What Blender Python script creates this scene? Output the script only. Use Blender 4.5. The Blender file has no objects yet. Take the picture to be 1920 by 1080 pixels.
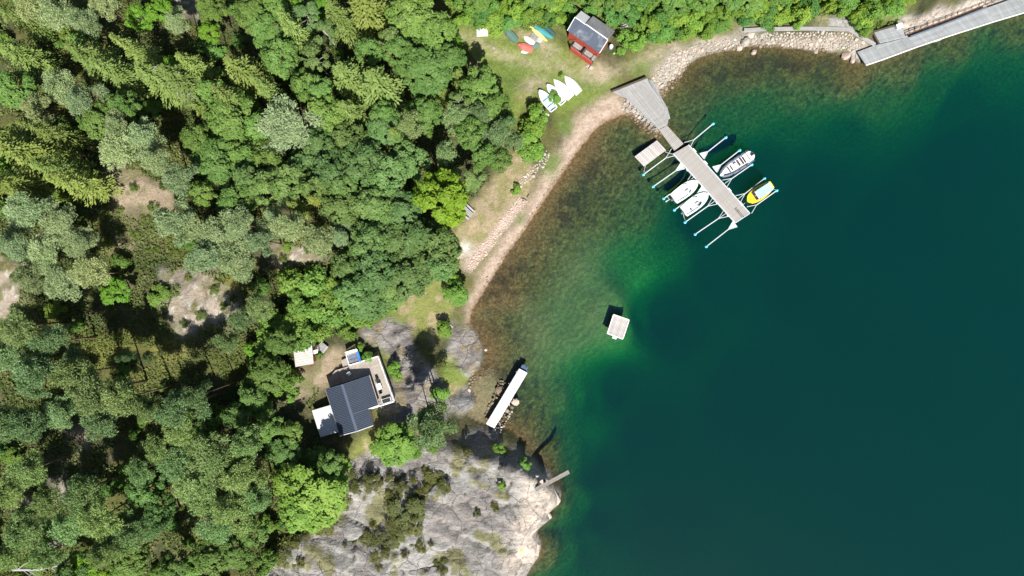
import bpy, math, random
import numpy as np
from mathutils import Vector, Matrix

random.seed(7); rng = np.random.default_rng(7)
sc = bpy.context.scene
C = sc.collection
R = math.radians
# ---------------------------------------------------------------- camera, sky, sun, exposure
HC, S = 120.0, 0.09                 # height of the drone, metres per photo pixel at water level
cam_d = bpy.data.cameras.new('camera'); cam = bpy.data.objects.new('camera', cam_d); C.objects.link(cam)
cam.location = (0, 0, HC); cam.rotation_euler = (0, 0, 0)
cam_d.sensor_width = 36; cam_d.lens = 25.0; cam_d.clip_start = 0.5; cam_d.clip_end = 2000
sc.camera = cam
SUN_EL = R(53); SUN_DIR = Vector((0.27, -0.96, 0)).normalized()
world = bpy.data.worlds.new("World"); sc.world = world; world.use_nodes = True
wn = world.node_tree.nodes; wl = world.node_tree.links
sky = wn.new('ShaderNodeTexSky'); sky.sky_type = 'NISHITA'; sky.sun_disc = False
sky.sun_elevation = SUN_EL; sky.sun_rotation = math.atan2(SUN_DIR.x, SUN_DIR.y)
wl.new(sky.outputs[0], wn['Background'].inputs[0]); wn['Background'].inputs[1].default_value = 0.055
sd = bpy.data.lights.new('sun', 'SUN'); sd.energy = 5.0; sd.angle = R(0.5); sd.color = (1.0, 0.955, 0.89)
sun = bpy.data.objects.new('sun', sd); C.objects.link(sun)
L = Vector((SUN_DIR.x*math.cos(SUN_EL), SUN_DIR.y*math.cos(SUN_EL), math.sin(SUN_EL)))
sun.rotation_euler = (-L).to_track_quat('-Z', 'Y').to_euler(); sun.location = L*150
sc.view_settings.view_transform = 'Standard'; sc.view_settings.look = 'None'
sc.view_settings.exposure = 0.75; sc.view_settings.gamma = 1.0; sc.render.filter_size = 1.15; sc.view_settings.use_curve_mapping = False
cy = sc.cycles
cy.use_denoising = True; cy.max_bounces = 6; cy.diffuse_bounces = 3; cy.glossy_bounces = 2
cy.transmission_bounces = 3; cy.transparent_max_bounces = 12; cy.volume_bounces = 0
cy.caustics_reflective = False; cy.caustics_refractive = False

# ---------------------------------------------------------------- helpers
def W(px, py, z=0.0):
    k = S*(HC-z)/HC
    return ((px-960)*k, (540-py)*k)
def P(px, py, z=0.0):
    x, y = W(px, py, z); return Vector((x, y, z))

def thing(name, label, cat, loc=(0, 0, 0), group=None, rz=0.0):
    o = bpy.data.objects.new(name, None); C.objects.link(o); o.empty_display_size = 0.3
    o.location = loc; o.rotation_euler = (0, 0, rz)
    o['label'] = label; o['category'] = cat
    if group: o['group'] = group
    return o
def tag(o, label, cat, group=None):
    o['label'] = label; o['category'] = cat
    if group: o['group'] = group
    return o
def relink(o, parent):
    if parent is not None: o.parent = parent
    C.objects.link(o); return o

def unit(a): return a/np.maximum(np.linalg.norm(a, axis=-1, keepdims=True), 1e-9)
class MB:
    """collects shapes, builds ONE mesh object; coordinates are local to the parent"""
    def __init__(s): s.v = []; s.f = []; s.m = []
    def add(s, vs, fs, m=0):
        b = len(s.v); s.v += [tuple(v) for v in vs]
        s.f += [tuple(i+b for i in f) for f in fs]; s.m += [m]*len(fs); return s
    def box(s, c, size, rz=0.0, m=0, rx=0.0):
        hx, hy, hz = size[0]/2, size[1]/2, size[2]/2
        M = Matrix.Translation(c) @ Matrix.Rotation(rz, 4, 'Z') @ Matrix.Rotation(rx, 4, 'X')
        vs = [M @ Vector((x*hx, y*hy, z*hz)) for z in (-1, 1) for y in (-1, 1) for x in (-1, 1)]
        return s.add(vs, [(0,2,3,1),(4,5,7,6),(0,1,5,4),(2,6,7,3),(0,4,6,2),(1,3,7,5)], m)
    def prism(s, poly, z0, z1, m=0):
        """poly: xy list counter-clockwise; z0/z1 numbers or per-vertex lists"""
        n = len(poly)
        a = sum(poly[i][0]*poly[(i+1)%n][1]-poly[(i+1)%n][0]*poly[i][1] for i in range(n))
        if a < 0: 
            poly = list(reversed(poly))
            if not isinstance(z0, (int, float)): z0 = list(reversed(z0))
            if not isinstance(z1, (int, float)): z1 = list(reversed(z1))
        za = [z0]*n if isinstance(z0, (int, float)) else z0
        zb = [z1]*n if isinstance(z1, (int, float)) else z1
        vs = [(p[0], p[1], za[i]) for i, p in enumerate(poly)]+[(p[0], p[1], zb[i]) for i, p in enumerate(poly)]
        fs = [tuple(range(n-1, -1, -1)), tuple(range(n, 2*n))]+[(i, (i+1)%n, n+(i+1)%n, n+i) for i in range(n)]
        return s.add(vs, fs, m)
    def tube(s, p0, p1, r0, r1=None, n=7, m=0, caps=True):
        p0, p1 = Vector(p0), Vector(p1); r1 = r0 if r1 is None else r1
        d = (p1-p0).normalized(); a = d.orthogonal().normalized(); b = d.cross(a)
        vs = [p0+(a*math.cos(t)+b*math.sin(t))*r0 for t in [2*math.pi*i/n for i in range(n)]]
        vs += [p1+(a*math.cos(t)+b*math.sin(t))*r1 for t in [2*math.pi*i/n for i in range(n)]]
        fs = [(i, (i+1)%n, n+(i+1)%n, n+i) for i in range(n)]
        if caps: fs += [tuple(range(n-1, -1, -1)), tuple(range(n, 2*n))]
        return s.add(vs, fs, m)
    def path(s, pts, rad, n=7, m=0):
        """swept tube through points; rad number or list"""
        pts = [Vector(p) for p in pts]; k = len(pts)
        rad = [rad]*k if isinstance(rad, (int, float)) else rad
        vs = []; fs = []; ref = None
        for i, p in enumerate(pts):
            d = (pts[min(i+1, k-1)]-pts[max(i-1, 0)]).normalized()
            a = (ref - d*ref.dot(d)).normalized() if ref is not None and (ref-d*ref.dot(d)).length > 1e-4 else d.orthogonal().normalized()
            ref = a; b = d.cross(a)
            vs += [p+(a*math.cos(t)+b*math.sin(t))*rad[i] for t in [2*math.pi*j/n for j in range(n)]]
        for i in range(k-1):
            fs += [(i*n+j, i*n+(j+1)%n, (i+1)*n+(j+1)%n, (i+1)*n+j) for j in range(n)]
        fs += [tuple(range(n-1, -1, -1)), tuple(range((k-1)*n, k*n))]
        return s.add(vs, fs, m)
    def loft(s, rings, closed=True, cap0=True, cap1=True, m=0):
        n = len(rings[0]); vs = [p for r in rings for p in r]; fs = []
        for i in range(len(rings)-1):
            for j in range(n if closed else n-1):
                fs.append((i*n+j, i*n+(j+1)%n, (i+1)*n+(j+1)%n, (i+1)*n+j))
        if cap0: fs.append(tuple(range(n-1, -1, -1)))
        if cap1: fs.append(tuple(range((len(rings)-1)*n, len(rings)*n)))
        return s.add(vs, fs, m)
    def ball(s, c, r, n=8, k=5, m=0):
        c = Vector(c); r = Vector(r) if not isinstance(r, (int, float)) else Vector((r, r, r))
        vs = [c+Vector((0, 0, -r.z))]; fs = []
        for i in range(1, k):
            t = math.pi*i/k
            for j in range(n):
                p = 2*math.pi*j/n
                vs.append(c+Vector((math.sin(t)*math.cos(p)*r.x, math.sin(t)*math.sin(p)*r.y, -math.cos(t)*r.z)))
        vs.append(c+Vector((0, 0, r.z))); e = len(vs)-1
        for j in range(n):
            fs.append((0, 1+(j+1)%n, 1+j)); fs.append((e, e-n+j, e-n+(j+1)%n))
        for i in range(k-2):
            for j in range(n):
                fs.append((1+i*n+j, 1+i*n+(j+1)%n, 1+(i+1)*n+(j+1)%n, 1+(i+1)*n+j))
        return s.add(vs, fs, m)
    def mesh(s, name, mats, smooth=False):
        me = bpy.data.meshes.new(name); me.from_pydata(s.v, [], s.f)
        mats = mats if isinstance(mats, (list, tuple)) else [mats]
        for m in mats: me.materials.append(m)
        if len(mats) > 1: me.polygons.foreach_set('material_index', s.m)
        if smooth: me.polygons.foreach_set('use_smooth', [True]*len(s.f))
        me.update(); return me
    def build(s, name, mats, parent=None, smooth=False, loc=None, rz=None, bevel=0.0):
        o = bpy.data.objects.new(name, s.mesh(name, mats, smooth))
        if loc is not None: o.location = loc
        if rz is not None: o.rotation_euler = (0, 0, rz)
        if bevel:
            b = o.modifiers.new('bevel', 'BEVEL'); b.width = bevel; b.segments = 1; b.limit_method = 'ANGLE'
        return relink(o, parent)

def np_mesh(name, V, Q, mats, attrs=None, smooth=False):
    """V (n,3), Q (m,k) -> mesh; attrs {name: per-vertex floats or (n,3) colours}"""
    V = np.asarray(V, np.float32); Q = np.asarray(Q, np.int32)
    me = bpy.data.meshes.new(name); k = Q.shape[1]
    me.vertices.add(len(V)); me.vertices.foreach_set('co', V.ravel())
    me.loops.add(Q.size); me.loops.foreach_set('vertex_index', Q.ravel())
    me.polygons.add(len(Q)); me.polygons.foreach_set('loop_start', np.arange(0, Q.size, k, dtype=np.int32))
    if smooth: me.polygons.foreach_set('use_smooth', np.ones(len(Q), bool))
    for m in (mats if isinstance(mats, (list, tuple)) else [mats]): me.materials.append(m)
    for an, av in (attrs or {}).items():
        av = np.asarray(av, np.float32)
        if av.ndim == 1:
            a = me.attributes.new(an, 'FLOAT', 'POINT'); a.data.foreach_set('value', av)
        else:
            a = me.attributes.new(an, 'FLOAT_COLOR', 'POINT')
            a.data.foreach_set('color', np.concatenate([av, np.ones((len(av), 1), np.float32)], 1).ravel())
    me.update(calc_edges=True); me.validate(); return me

def copy_tree(o, parent=None):
    c = o.copy(); C.objects.link(c)
    if parent is not None: c.parent = parent
    for ch in list(o.children): copy_tree(ch, c)
    return c

# ---------------------------------------------------------------- materials
class NT:
    def __init__(s, name):
        s.m = bpy.data.materials.new(name); s.m.use_nodes = True; s.t = s.m.node_tree; s.n = s.t.nodes
        s.b = s.n['Principled BSDF']; s.out = s.n['Material Output']
    def node(s, t, **kw):
        n = s.n.new(t)
        for k, v in kw.items(): setattr(n, k, v)
        return n
    def link(s, a, b): s.t.links.new(a, b)
    def noise(s, scale, detail=4, rough=0.6, vec=None, dist=0.0):
        n = s.node('ShaderNodeTexNoise'); n.inputs['Scale'].default_value = scale
        n.inputs['Detail'].default_value = detail; n.inputs['Roughness'].default_value = rough; n.inputs['Distortion'].default_value = dist
        if vec is not None: s.link(vec, n.inputs['Vector'])
        return n.outputs['Fac']
    def coord(s, kind='Object'): return s.node('ShaderNodeTexCoord').outputs[kind]
    def pos(s): return s.node('ShaderNodeNewGeometry').outputs['Position']
    def maprange(s, v, a, b, c, d):
        n = s.node('ShaderNodeMapRange'); s.link(v, n.inputs[0])
        for i, x in zip((1, 2, 3, 4), (a, b, c, d)): n.inputs[i].default_value = x
        return n.outputs[0]
    def math(s, op, a, b=None):
        n = s.node('ShaderNodeMath', operation=op)
        for i, x in enumerate((a, b)):
            if x is None: continue
            if isinstance(x, (int, float)): n.inputs[i].default_value = x
            else: s.link(x, n.inputs[i])
        return n.outputs[0]
    def mix(s, f, a, b, mode='MIX'):
        n = s.node('ShaderNodeMix', data_type='RGBA', blend_type=mode)
        for i, x in ((0, f), (6, a), (7, b)):
            if isinstance(x, (int, float)): n.inputs[i].default_value = x
            elif isinstance(x, tuple): n.inputs[i].default_value = (*x, 1)
            else: s.link(x, n.inputs[i])
        return n.outputs[2]
    def scale(s, col, fac):
        n = s.node('ShaderNodeVectorMath', operation='SCALE')
        if isinstance(col, tuple): n.inputs[0].default_value = col
        else: s.link(col, n.inputs[0])
        if isinstance(fac, (int, float)): n.inputs['Scale'].default_value = fac
        else: s.link(fac, n.inputs['Scale'])
        return n.outputs[0]
    def bump(s, h, strength, dist):
        n = s.node('ShaderNodeBump'); n.inputs['Strength'].default_value = strength; n.inputs['Distance'].default_value = dist
        s.link(h, n.inputs['Height']); s.link(n.outputs[0], s.b.inputs['Normal']); return n

def paint(name, col, rough=0.6, var=0.12, scale=1.5, spec=0.3, rnd=0.0, dirt=None, grain=None, metal=0.0):
    """procedural coating: two noises of wear, optional dirt colour, optional wood grain axis, per-object variation"""
    if max(col) < 0.7: col = tuple(c*0.83 for c in col)
    t = NT(name); co = t.coord('Object')
    f = t.noise(scale, 5, 0.65, co)
    v = t.maprange(f, 0.3, 0.7, 1-var, 1+var)
    if grain is not None:
        mp = t.node('ShaderNodeMapping'); mp.inputs['Scale'].default_value = grain; t.link(co, mp.inputs[0])
        g = t.noise(1.0, 5, 0.7, mp.outputs[0]); v = t.math('MULTIPLY', v, t.maprange(g, 0.25, 0.75, 0.78, 1.16))
    if rnd:
        oi = t.node('ShaderNodeObjectInfo'); v = t.math('MULTIPLY', v, t.maprange(oi.outputs['Random'], 0, 1, 1-rnd, 1+rnd))
    c = t.scale(col, v)
    if dirt:
        d = t.maprange(t.noise(scale*0.6, 6, 0.7, co, 0.4), 0.5, 0.72, 0, dirt[1]); c = t.mix(d, c, dirt[0])
    t.link(c, t.b.inputs['Base Color']); t.b.inputs['Roughness'].default_value = rough
    t.b.inputs['Specular IOR Level'].default_value = spec; t.b.inputs['Metallic'].default_value = metal
    t.bump(f, 0.25, 0.03)
    return t.m

M = dict(
    plank=paint('weathered_planks', (0.385, 0.378, 0.368), 0.8, 0.12, 0.8, rnd=0.13, dirt=((0.25, 0.23, 0.2), 0.5), grain=(2, 2, 2)),
    plank_pale=paint('pale_planks', (0.41, 0.39, 0.365), 0.8, 0.10, 0.7, rnd=0.06, dirt=((0.36, 0.32, 0.28), 0.35), grain=(2, 2, 2)),
    plank_raft=paint('raft_planks', (0.53, 0.495, 0.475), 0.8, 0.14, 1.5, rnd=0.13, dirt=((0.38, 0.34, 0.33), 0.5), grain=(3, 3, 2)),
    plank_white=paint('sun_bleached_planks', (0.74, 0.72, 0.71), 0.75, 0.08, 0.8, rnd=0.06, dirt=((0.62, 0.58, 0.55), 0.4)),
    plank_grey=paint('grey_decking', (0.33, 0.35, 0.355), 0.75, 0.16, 0.5, rnd=0.10, dirt=((0.24, 0.25, 0.26), 0.6), grain=(1, 1, 1)),
    plank_tan=paint('tan_decking', (0.44, 0.385, 0.33), 0.75, 0.10, 0.9, rnd=0.07, grain=(2, 2, 2)),
    beam=paint('dark_timber', (0.10, 0.08, 0.065), 0.85, 0.2, 2),
    rust=paint('rusty_beam', (0.22, 0.12, 0.075), 0.85, 0.25, 2),
    white=paint('white_paint', (0.80, 0.80, 0.79), 0.4, 0.03, 1.0, 0.4),
    gel=paint('white_gelcoat', (0.82, 0.82, 0.81), 0.3, 0.03, 1.2, 0.45),
    hull_old=paint('aged_white_hull', (0.80, 0.80, 0.80), 0.5, 0.05, 1.0, 0.3, dirt=((0.60, 0.60, 0.58), 0.25)),
    blue_int=paint('pale_blue_interior', (0.46, 0.64, 0.72), 0.5, 0.10, 1.0, 0.3),
    galv=paint('galvanised_steel', (0.60, 0.64, 0.68), 0.45, 0.05, 3, 0.5),
    cyan=paint('cyan_float', (0.13, 0.62, 0.80), 0.4, 0.06, 3, 0.4),
    red=paint('red_boards', (0.56, 0.105, 0.07), 0.75, 0.08, 1.5, rnd=0.05),
    redtarp=paint('red_hull', (0.55, 0.16, 0.13), 0.55, 0.12, 1.6, dirt=((0.6, 0.35, 0.3), 0.6)),
    felt=paint('blue_grey_felt', (0.085, 0.105, 0.145), 0.7, 0.15, 0.7, dirt=((0.33, 0.36, 0.38), 0.75)),
    sheet=paint('grey_sheet_roof', (0.27, 0.275, 0.285), 0.55, 0.22, 0.8, grain=(2, 0.4, 1)),
    sheet_white=paint('white_sheet_roof', (0.66, 0.67, 0.69), 0.5, 0.08, 1.0, dirt=((0.45, 0.44, 0.42), 0.5)),
    shed_white=paint('stained_white_roof', (0.58, 0.58, 0.55), 0.6, 0.08, 0.9, dirt=((0.42, 0.42, 0.34), 0.75)),
    slate=paint('dark_metal_roof', (0.026, 0.035, 0.056), 0.38, 0.12, 1.0, 0.5),
    slate_sheen=paint('roof_rib_sheen', (0.085, 0.11, 0.155), 0.35, 0.1, 1.0, 0.5),  # sheen of the ribs put into a lighter colour; ridge cap shares it
    blue=paint('blue_panel', (0.04, 0.22, 0.62), 0.5, 0.08, 1.5),
    cream=paint('cream_boards', (0.66, 0.60, 0.55), 0.7, 0.07, 1.0),
    tubgrey=paint('grey_inflatable', (0.15, 0.175, 0.235), 0.55, 0.07, 1.5),
    navy=paint('navy_cushion', (0.045, 0.045, 0.10), 0.7, 0.1, 2),
    dark=paint('black_plastic', (0.02, 0.021, 0.024), 0.5, 0.2, 3),
    brownseat=paint('brown_cushion', (0.09, 0.065, 0.06), 0.7, 0.12, 2),
    yellow=paint('yellow_gelcoat', (0.82, 0.60, 0.03), 0.35, 0.04, 1.0, 0.4),
    orange=paint('orange_gelcoat', (0.80, 0.45, 0.12), 0.4, 0.06, 1.0, 0.4),
    canopy=paint('cyan_canopy', (0.34, 0.72, 0.80), 0.6, 0.10, 0.8),
    teal=paint('teal_hull', (0.07, 0.33, 0.36), 0.5, 0.10, 1.5),
    greenhull=paint('grey_green_hull', (0.115, 0.20, 0.175), 0.6, 0.10, 1.5),
    canoe=paint('dark_blue_hull', (0.05, 0.11, 0.13), 0.5, 0.10, 1.5),
    butter=paint('yellow_hull', (0.72, 0.60, 0.22), 0.5, 0.08, 1.5),
    rope=paint('pale_rope', (0.62, 0.60, 0.52), 0.9, 0.1, 4),
    concrete=paint('concrete', (0.46, 0.44, 0.41), 0.85, 0.12, 1.2),
    dead=paint('grey_dead_wood', (0.42, 0.41, 0.39), 0.9, 0.18, 3),
    bark=paint('brown_bark', (0.13, 0.10, 0.08), 0.9, 0.25, 4),
    pinebark=paint('reddish_bark', (0.22, 0.14, 0.09), 0.9, 0.25, 4),
    birchbark=paint('white_bark', (0.62, 0.61, 0.57), 0.8, 0.2, 5, dirt=((0.08, 0.08, 0.08), 0.8)),
    stone=paint('granite_stone', (0.42, 0.385, 0.335), 0.85, 0.16, 2.2, rnd=0.28, dirt=((0.30, 0.27, 0.24), 0.6)),
    stone_wet=paint('wet_stone', (0.24, 0.185, 0.13), 0.6, 0.2, 2.2, rnd=0.3),
    stone_pink=paint('pink_stone', (0.60, 0.47, 0.40), 0.85, 0.14, 2.2, rnd=0.16),
    ash=paint('pale_ash', (0.66, 0.64, 0.61), 0.95, 0.15, 3),
    limeplastic=paint('lime_plastic', (0.30, 0.62, 0.10), 0.45, 0.05, 3),
    navy_step=paint('dark_blue_step', (0.05, 0.10, 0.20), 0.6, 0.1, 2),
    pink_rock=paint('pink_granite', (0.58, 0.50, 0.43), 0.9, 0.2, 0.9, dirt=((0.28, 0.24, 0.22), 0.8)),
    plank_old=paint('old_grey_plank', (0.27, 0.25, 0.22), 0.85, 0.15, 1.5, rnd=0.1, grain=(2, 2, 2)),
    glass=paint('dark_glazing', (0.02, 0.025, 0.035), 0.08, 0.05, 1, 0.6),
)

def leaf_material(name, col, col2, transl=0.28):
    """col/col2: two natural leaf hues; the object's own colour tints each tree"""
    t = NT(name); t.n.remove(t.b)
    a = t.node('ShaderNodeAttribute', attribute_name='var'); oi = t.node('ShaderNodeObjectInfo')
    c = t.mix(a.outputs['Fac'], col, col2)
    c = t.mix(1.0, c, oi.outputs['Color'], 'MULTIPLY')
    d = t.node('ShaderNodeBsdfDiffuse'); tr = t.node('ShaderNodeBsdfTranslucent'); g = t.node('ShaderNodeBsdfGlossy')
    g.inputs['Roughness'].default_value = 0.6; g.inputs['Color'].default_value = (0.8, 0.85, 0.9, 1)
    tc = t.mix(1.0, c, (1.25, 1.15, 0.6), 'MULTIPLY')
    t.link(c, d.inputs[0]); t.link(tc, tr.inputs[0])
    m1 = t.node('ShaderNodeMixShader'); m1.inputs[0].default_value = transl; t.link(d.outputs[0], m1.inputs[1]); t.link(tr.outputs[0], m1.inputs[2])
    m2 = t.node('ShaderNodeMixShader'); m2.inputs[0].default_value = 0.012; t.link(m1.outputs[0], m2.inputs[1]); t.link(g.outputs[0], m2.inputs[2])
    t.link(m2.outputs[0], t.out.inputs[0]); return t.m
LEAF = dict(
    broad=leaf_material('broadleaf_foliage', (0.092, 0.172, 0.030), (0.185, 0.268, 0.066)),
    pine=leaf_material('pine_needles', (0.150, 0.212, 0.082), (0.280, 0.342, 0.165), 0.2),
    spruce=leaf_material('spruce_needles', (0.118, 0.172, 0.028), (0.232, 0.282, 0.072), 0.2),
    lime=leaf_material('lime_foliage', (0.135, 0.260, 0.016), (0.25, 0.38, 0.032), 0.3),
    shrub=leaf_material('shrub_foliage', (0.100, 0.190, 0.028), (0.205, 0.300, 0.062)),
    heath=leaf_material('heather_foliage', (0.072, 0.082, 0.018), (0.135, 0.140, 0.038), 0.15),
    under=leaf_material('undergrowth_leaves', (0.075, 0.118, 0.026), (0.160, 0.195, 0.055), 0.2),
)
# ---------------------------------------------------------------- terrain
_T = np.random.default_rng(3).random((256, 256)).astype(np.float32)
def vnoise(x, y):
    xi = np.floor(x).astype(int); yi = np.floor(y).astype(int); fx = x-xi; fy = y-yi
    fx = fx*fx*(3-2*fx); fy = fy*fy*(3-2*fy)
    a = _T[xi & 255, yi & 255]; b = _T[(xi+1) & 255, yi & 255]; c = _T[xi & 255, (yi+1) & 255]; d = _T[(xi+1) & 255, (yi+1) & 255]
    return (a*(1-fx)+b*fx)*(1-fy)+(c*(1-fx)+d*fx)*fy
def fbm(x, y, f, o=4, g=0.5):
    s = 0; a = 1; t = 0
    for i in range(o):
        s = s+a*vnoise(x*f+17.3*i, y*f+9.1*i); t += a; a *= g; f *= 2.03
    return s/t
def inpoly(px, py, poly):
    r = np.zeros(px.shape, bool); n = len(poly)
    for i in range(n):
        x1, y1 = poly[i]; x2, y2 = poly[(i+1) % n]
        if y1 == y2: continue
        r ^= ((y1 > py) != (y2 > py)) & (px < (x2-x1)*(py-y1)/(y2-y1)+x1)
    return r
def sstep(a, b, x):
    t = np.clip((x-a)/(b-a), 0, 1); return t*t*(3-2*t)

SHORE = [(2300,-120),(2000,-12),(1920,14),(1800,52),(1700,88),(1650,104),(1612,116),(1585,112),(1568,98),(1535,95),(1500,92),(1440,86),(1405,86),(1382,92),
 (1345,97),(1312,108),(1292,120),(1281,135),(1263,150),(1247,165),(1236,180),(1228,195),(1226,212),(1238,228),(1243,242),(1233,249),(1215,239),(1196,224),
 (1180,214),(1162,217),(1132,230),(1110,250),(1090,275),(1065,310),(1041,345),(1011,390),(985,430),(955,470),(930,510),(905,550),(886,580),
 (880,605),(896,625),(906,650),(908,670),(900,690),(886,704),(880,718),(882,730),(892,744),(894,758),(882,768),(876,776),(884,786),(903,795),
 (922,798),(948,803),(968,816),(986,834),(1006,856),(1026,877),(1044,900),(1052,925),(1048,945),(1030,960),(1035,970),(1016,985),(1006,995),
 (1012,1010),(1013,1030),(1009,1045),(995,1065),(984,1085),(965,1120),(930,1200),(900,1400)]
LAND = SHORE+[(900,2800),(-2600,2800),(-2600,-2600),(2300,-2600)]
LCTRL = [(870,560,1.4),(960,150,1.8),(1100,100,1.4),(900,50,2.5),(1000,20,3),(1200,20,3),(1500,20,3.2),(1600,40,2.2),(1750,10,4),(1880,-20,5),(1950,-60,7),(1300,40,2.2),(1400,20,3),
 (1330,80,1.2),(1450,70,1.3),(1190,180,1.1),(660,740,4.6),(640,680,4.6),(700,640,3.6),(570,660,5.6),(760,690,3.4),(840,660,1.5),(800,600,2.0),(760,560,2.6),(700,900,5.6),(700,835,4.8),(770,830,4.4),(800,950,6.5),(880,830,5.4),(935,830,7.0),(962,842,7.6),(985,858,7.4),(1004,876,6.6),(1020,895,5.2),(950,900,5.6),(900,1000,5.6),
 (1000,930,4.2),(1030,926,3.2),(990,1040,1.6),(600,1050,8),(980,850,3.6),(870,745,1.2),(600,450,7),(300,350,11),(400,560,9.5),(100,500,13),(100,900,13),(300,900,11),(500,850,7),(100,100,12),(400,100,8),(620,100,5),
 (750,60,3.5),(700,300,4.5),(800,400,2.5),(900,300,1.8),(850,200,2.2),(0,1080,15),(-300,500,18),(300,-200,10),(1000,-300,9),(1600,-300,11),(400,1300,12),(800,1200,7),(880,470,1.6),(960,340,1.4),(1000,280,1.3),(1080,180,1.3)]
WCTRL = [(950,550,.45),(1000,480,.8),(1050,500,1.5),(1050,400,1.0),(1100,400,1.5),(1100,300,.7),(1200,400,2.6),(1150,330,1.2),(1280,450,5),(1200,500,4.0),(1400,500,11),(1120,590,1.7),(1145,585,1.9),(1150,605,2.2),(1175,615,3.4),(1060,620,2.2),(1000,620,1.3),(1225,600,8.5),(1280,600,13),
 (920,660,.5),(960,660,1.1),(920,740,.45),(900,765,.25),(1000,750,1.9),(1050,750,2.8),(1095,750,4.8),(1130,760,8),(1180,750,12),(980,800,1.3),(1030,850,2.4),(1080,860,4.6),(1120,870,8),(1160,900,12),(1060,960,3.2),(1095,960,5.5),(1150,1000,11),(1030,1040,1.6),(1075,1050,4.2),(1120,1060,8),
 (1250,300,2.0),(1300,150,.9),(1300,200,2.0),(1350,230,4.0),(1280,260,2.0),(1340,300,6),(1340,400,8),(1400,330,10),(1400,130,1.1),(1500,125,.9),(1500,180,2.8),(1420,200,3.6),(1500,235,5),(1480,300,10),(1600,140,1.0),(1650,190,3.6),(1620,240,6.5),(1700,120,2.2),(1800,90,2.4),(1790,150,4.6),(1860,180,8),(1920,60,2.4),
 (1915,120,5),(1600,330,15),(1600,500,18),(1800,400,19),(1500,800,21),(1800,900,23),(1300,1000,17),(1250,850,15),(1800,650,22),(1900,260,15),(2200,100,12),(2300,700,25),(1500,1300,22),(1050,1250,5),(1150,1250,11)]
SH = np.array([W(*p) for p in SHORE])
def shore_dist(x, y):
    d = np.full(x.shape, 1e9)
    for i in range(len(SH)-1):
        a = SH[i]; b = SH[i+1]; ab = b-a; t = np.clip(((x-a[0])*ab[0]+(y-a[1])*ab[1])/(ab@ab), 0, 1)
        d = np.minimum(d, (x-a[0]-t*ab[0])**2+(y-a[1]-t*ab[1])**2)
    return np.sqrt(d)
def shepard(x, y, ctrl, p=2.6):
    n = np.zeros(x.shape); w = np.zeros(x.shape)
    for px, py, v in ctrl:
        a, b = W(px, py); d = ((x-a)**2+(y-b)**2+2.0)**(-p/2); n += d*v; w += d
    return n/w
def vcell(x, y, s, seed=0):
    """jittered cells: random value of the nearest cell, distance to its edge, and a tilt"""
    gx, gy = x/s, y/s; ix = np.floor(gx).astype(int); iy = np.floor(gy).astype(int)
    d1 = np.full(x.shape, 9.0); d2 = np.full(x.shape, 9.0); val = np.zeros(x.shape); tx = np.zeros(x.shape); ty = np.zeros(x.shape); cxx = np.zeros(x.shape); cyy = np.zeros(x.shape)
    for a in (-1, 0, 1):
        for b in (-1, 0, 1):
            h = _T[(ix+a+seed) & 255, (iy+b) & 255]; h2 = _T[(ix+a+91) & 255, (iy+b+37+seed) & 255]; h3 = _T[(ix+a+13) & 255, (iy+b+177+seed) & 255]
            px_, py_ = ix+a+h, iy+b+h2; d = np.hypot(gx-px_, gy-py_); near = d < d1
            d2 = np.where(near, d1, np.minimum(d2, d)); val = np.where(near, h3, val); tx = np.where(near, h-.5, tx); ty = np.where(near, h2-.5, ty)
            cxx = np.where(near, px_, cxx); cyy = np.where(near, py_, cyy); d1 = np.minimum(d, d1)
    return val, (d2-d1)*s, tx*(gx-cxx)*s+ty*(gy-cyy)*s
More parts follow.
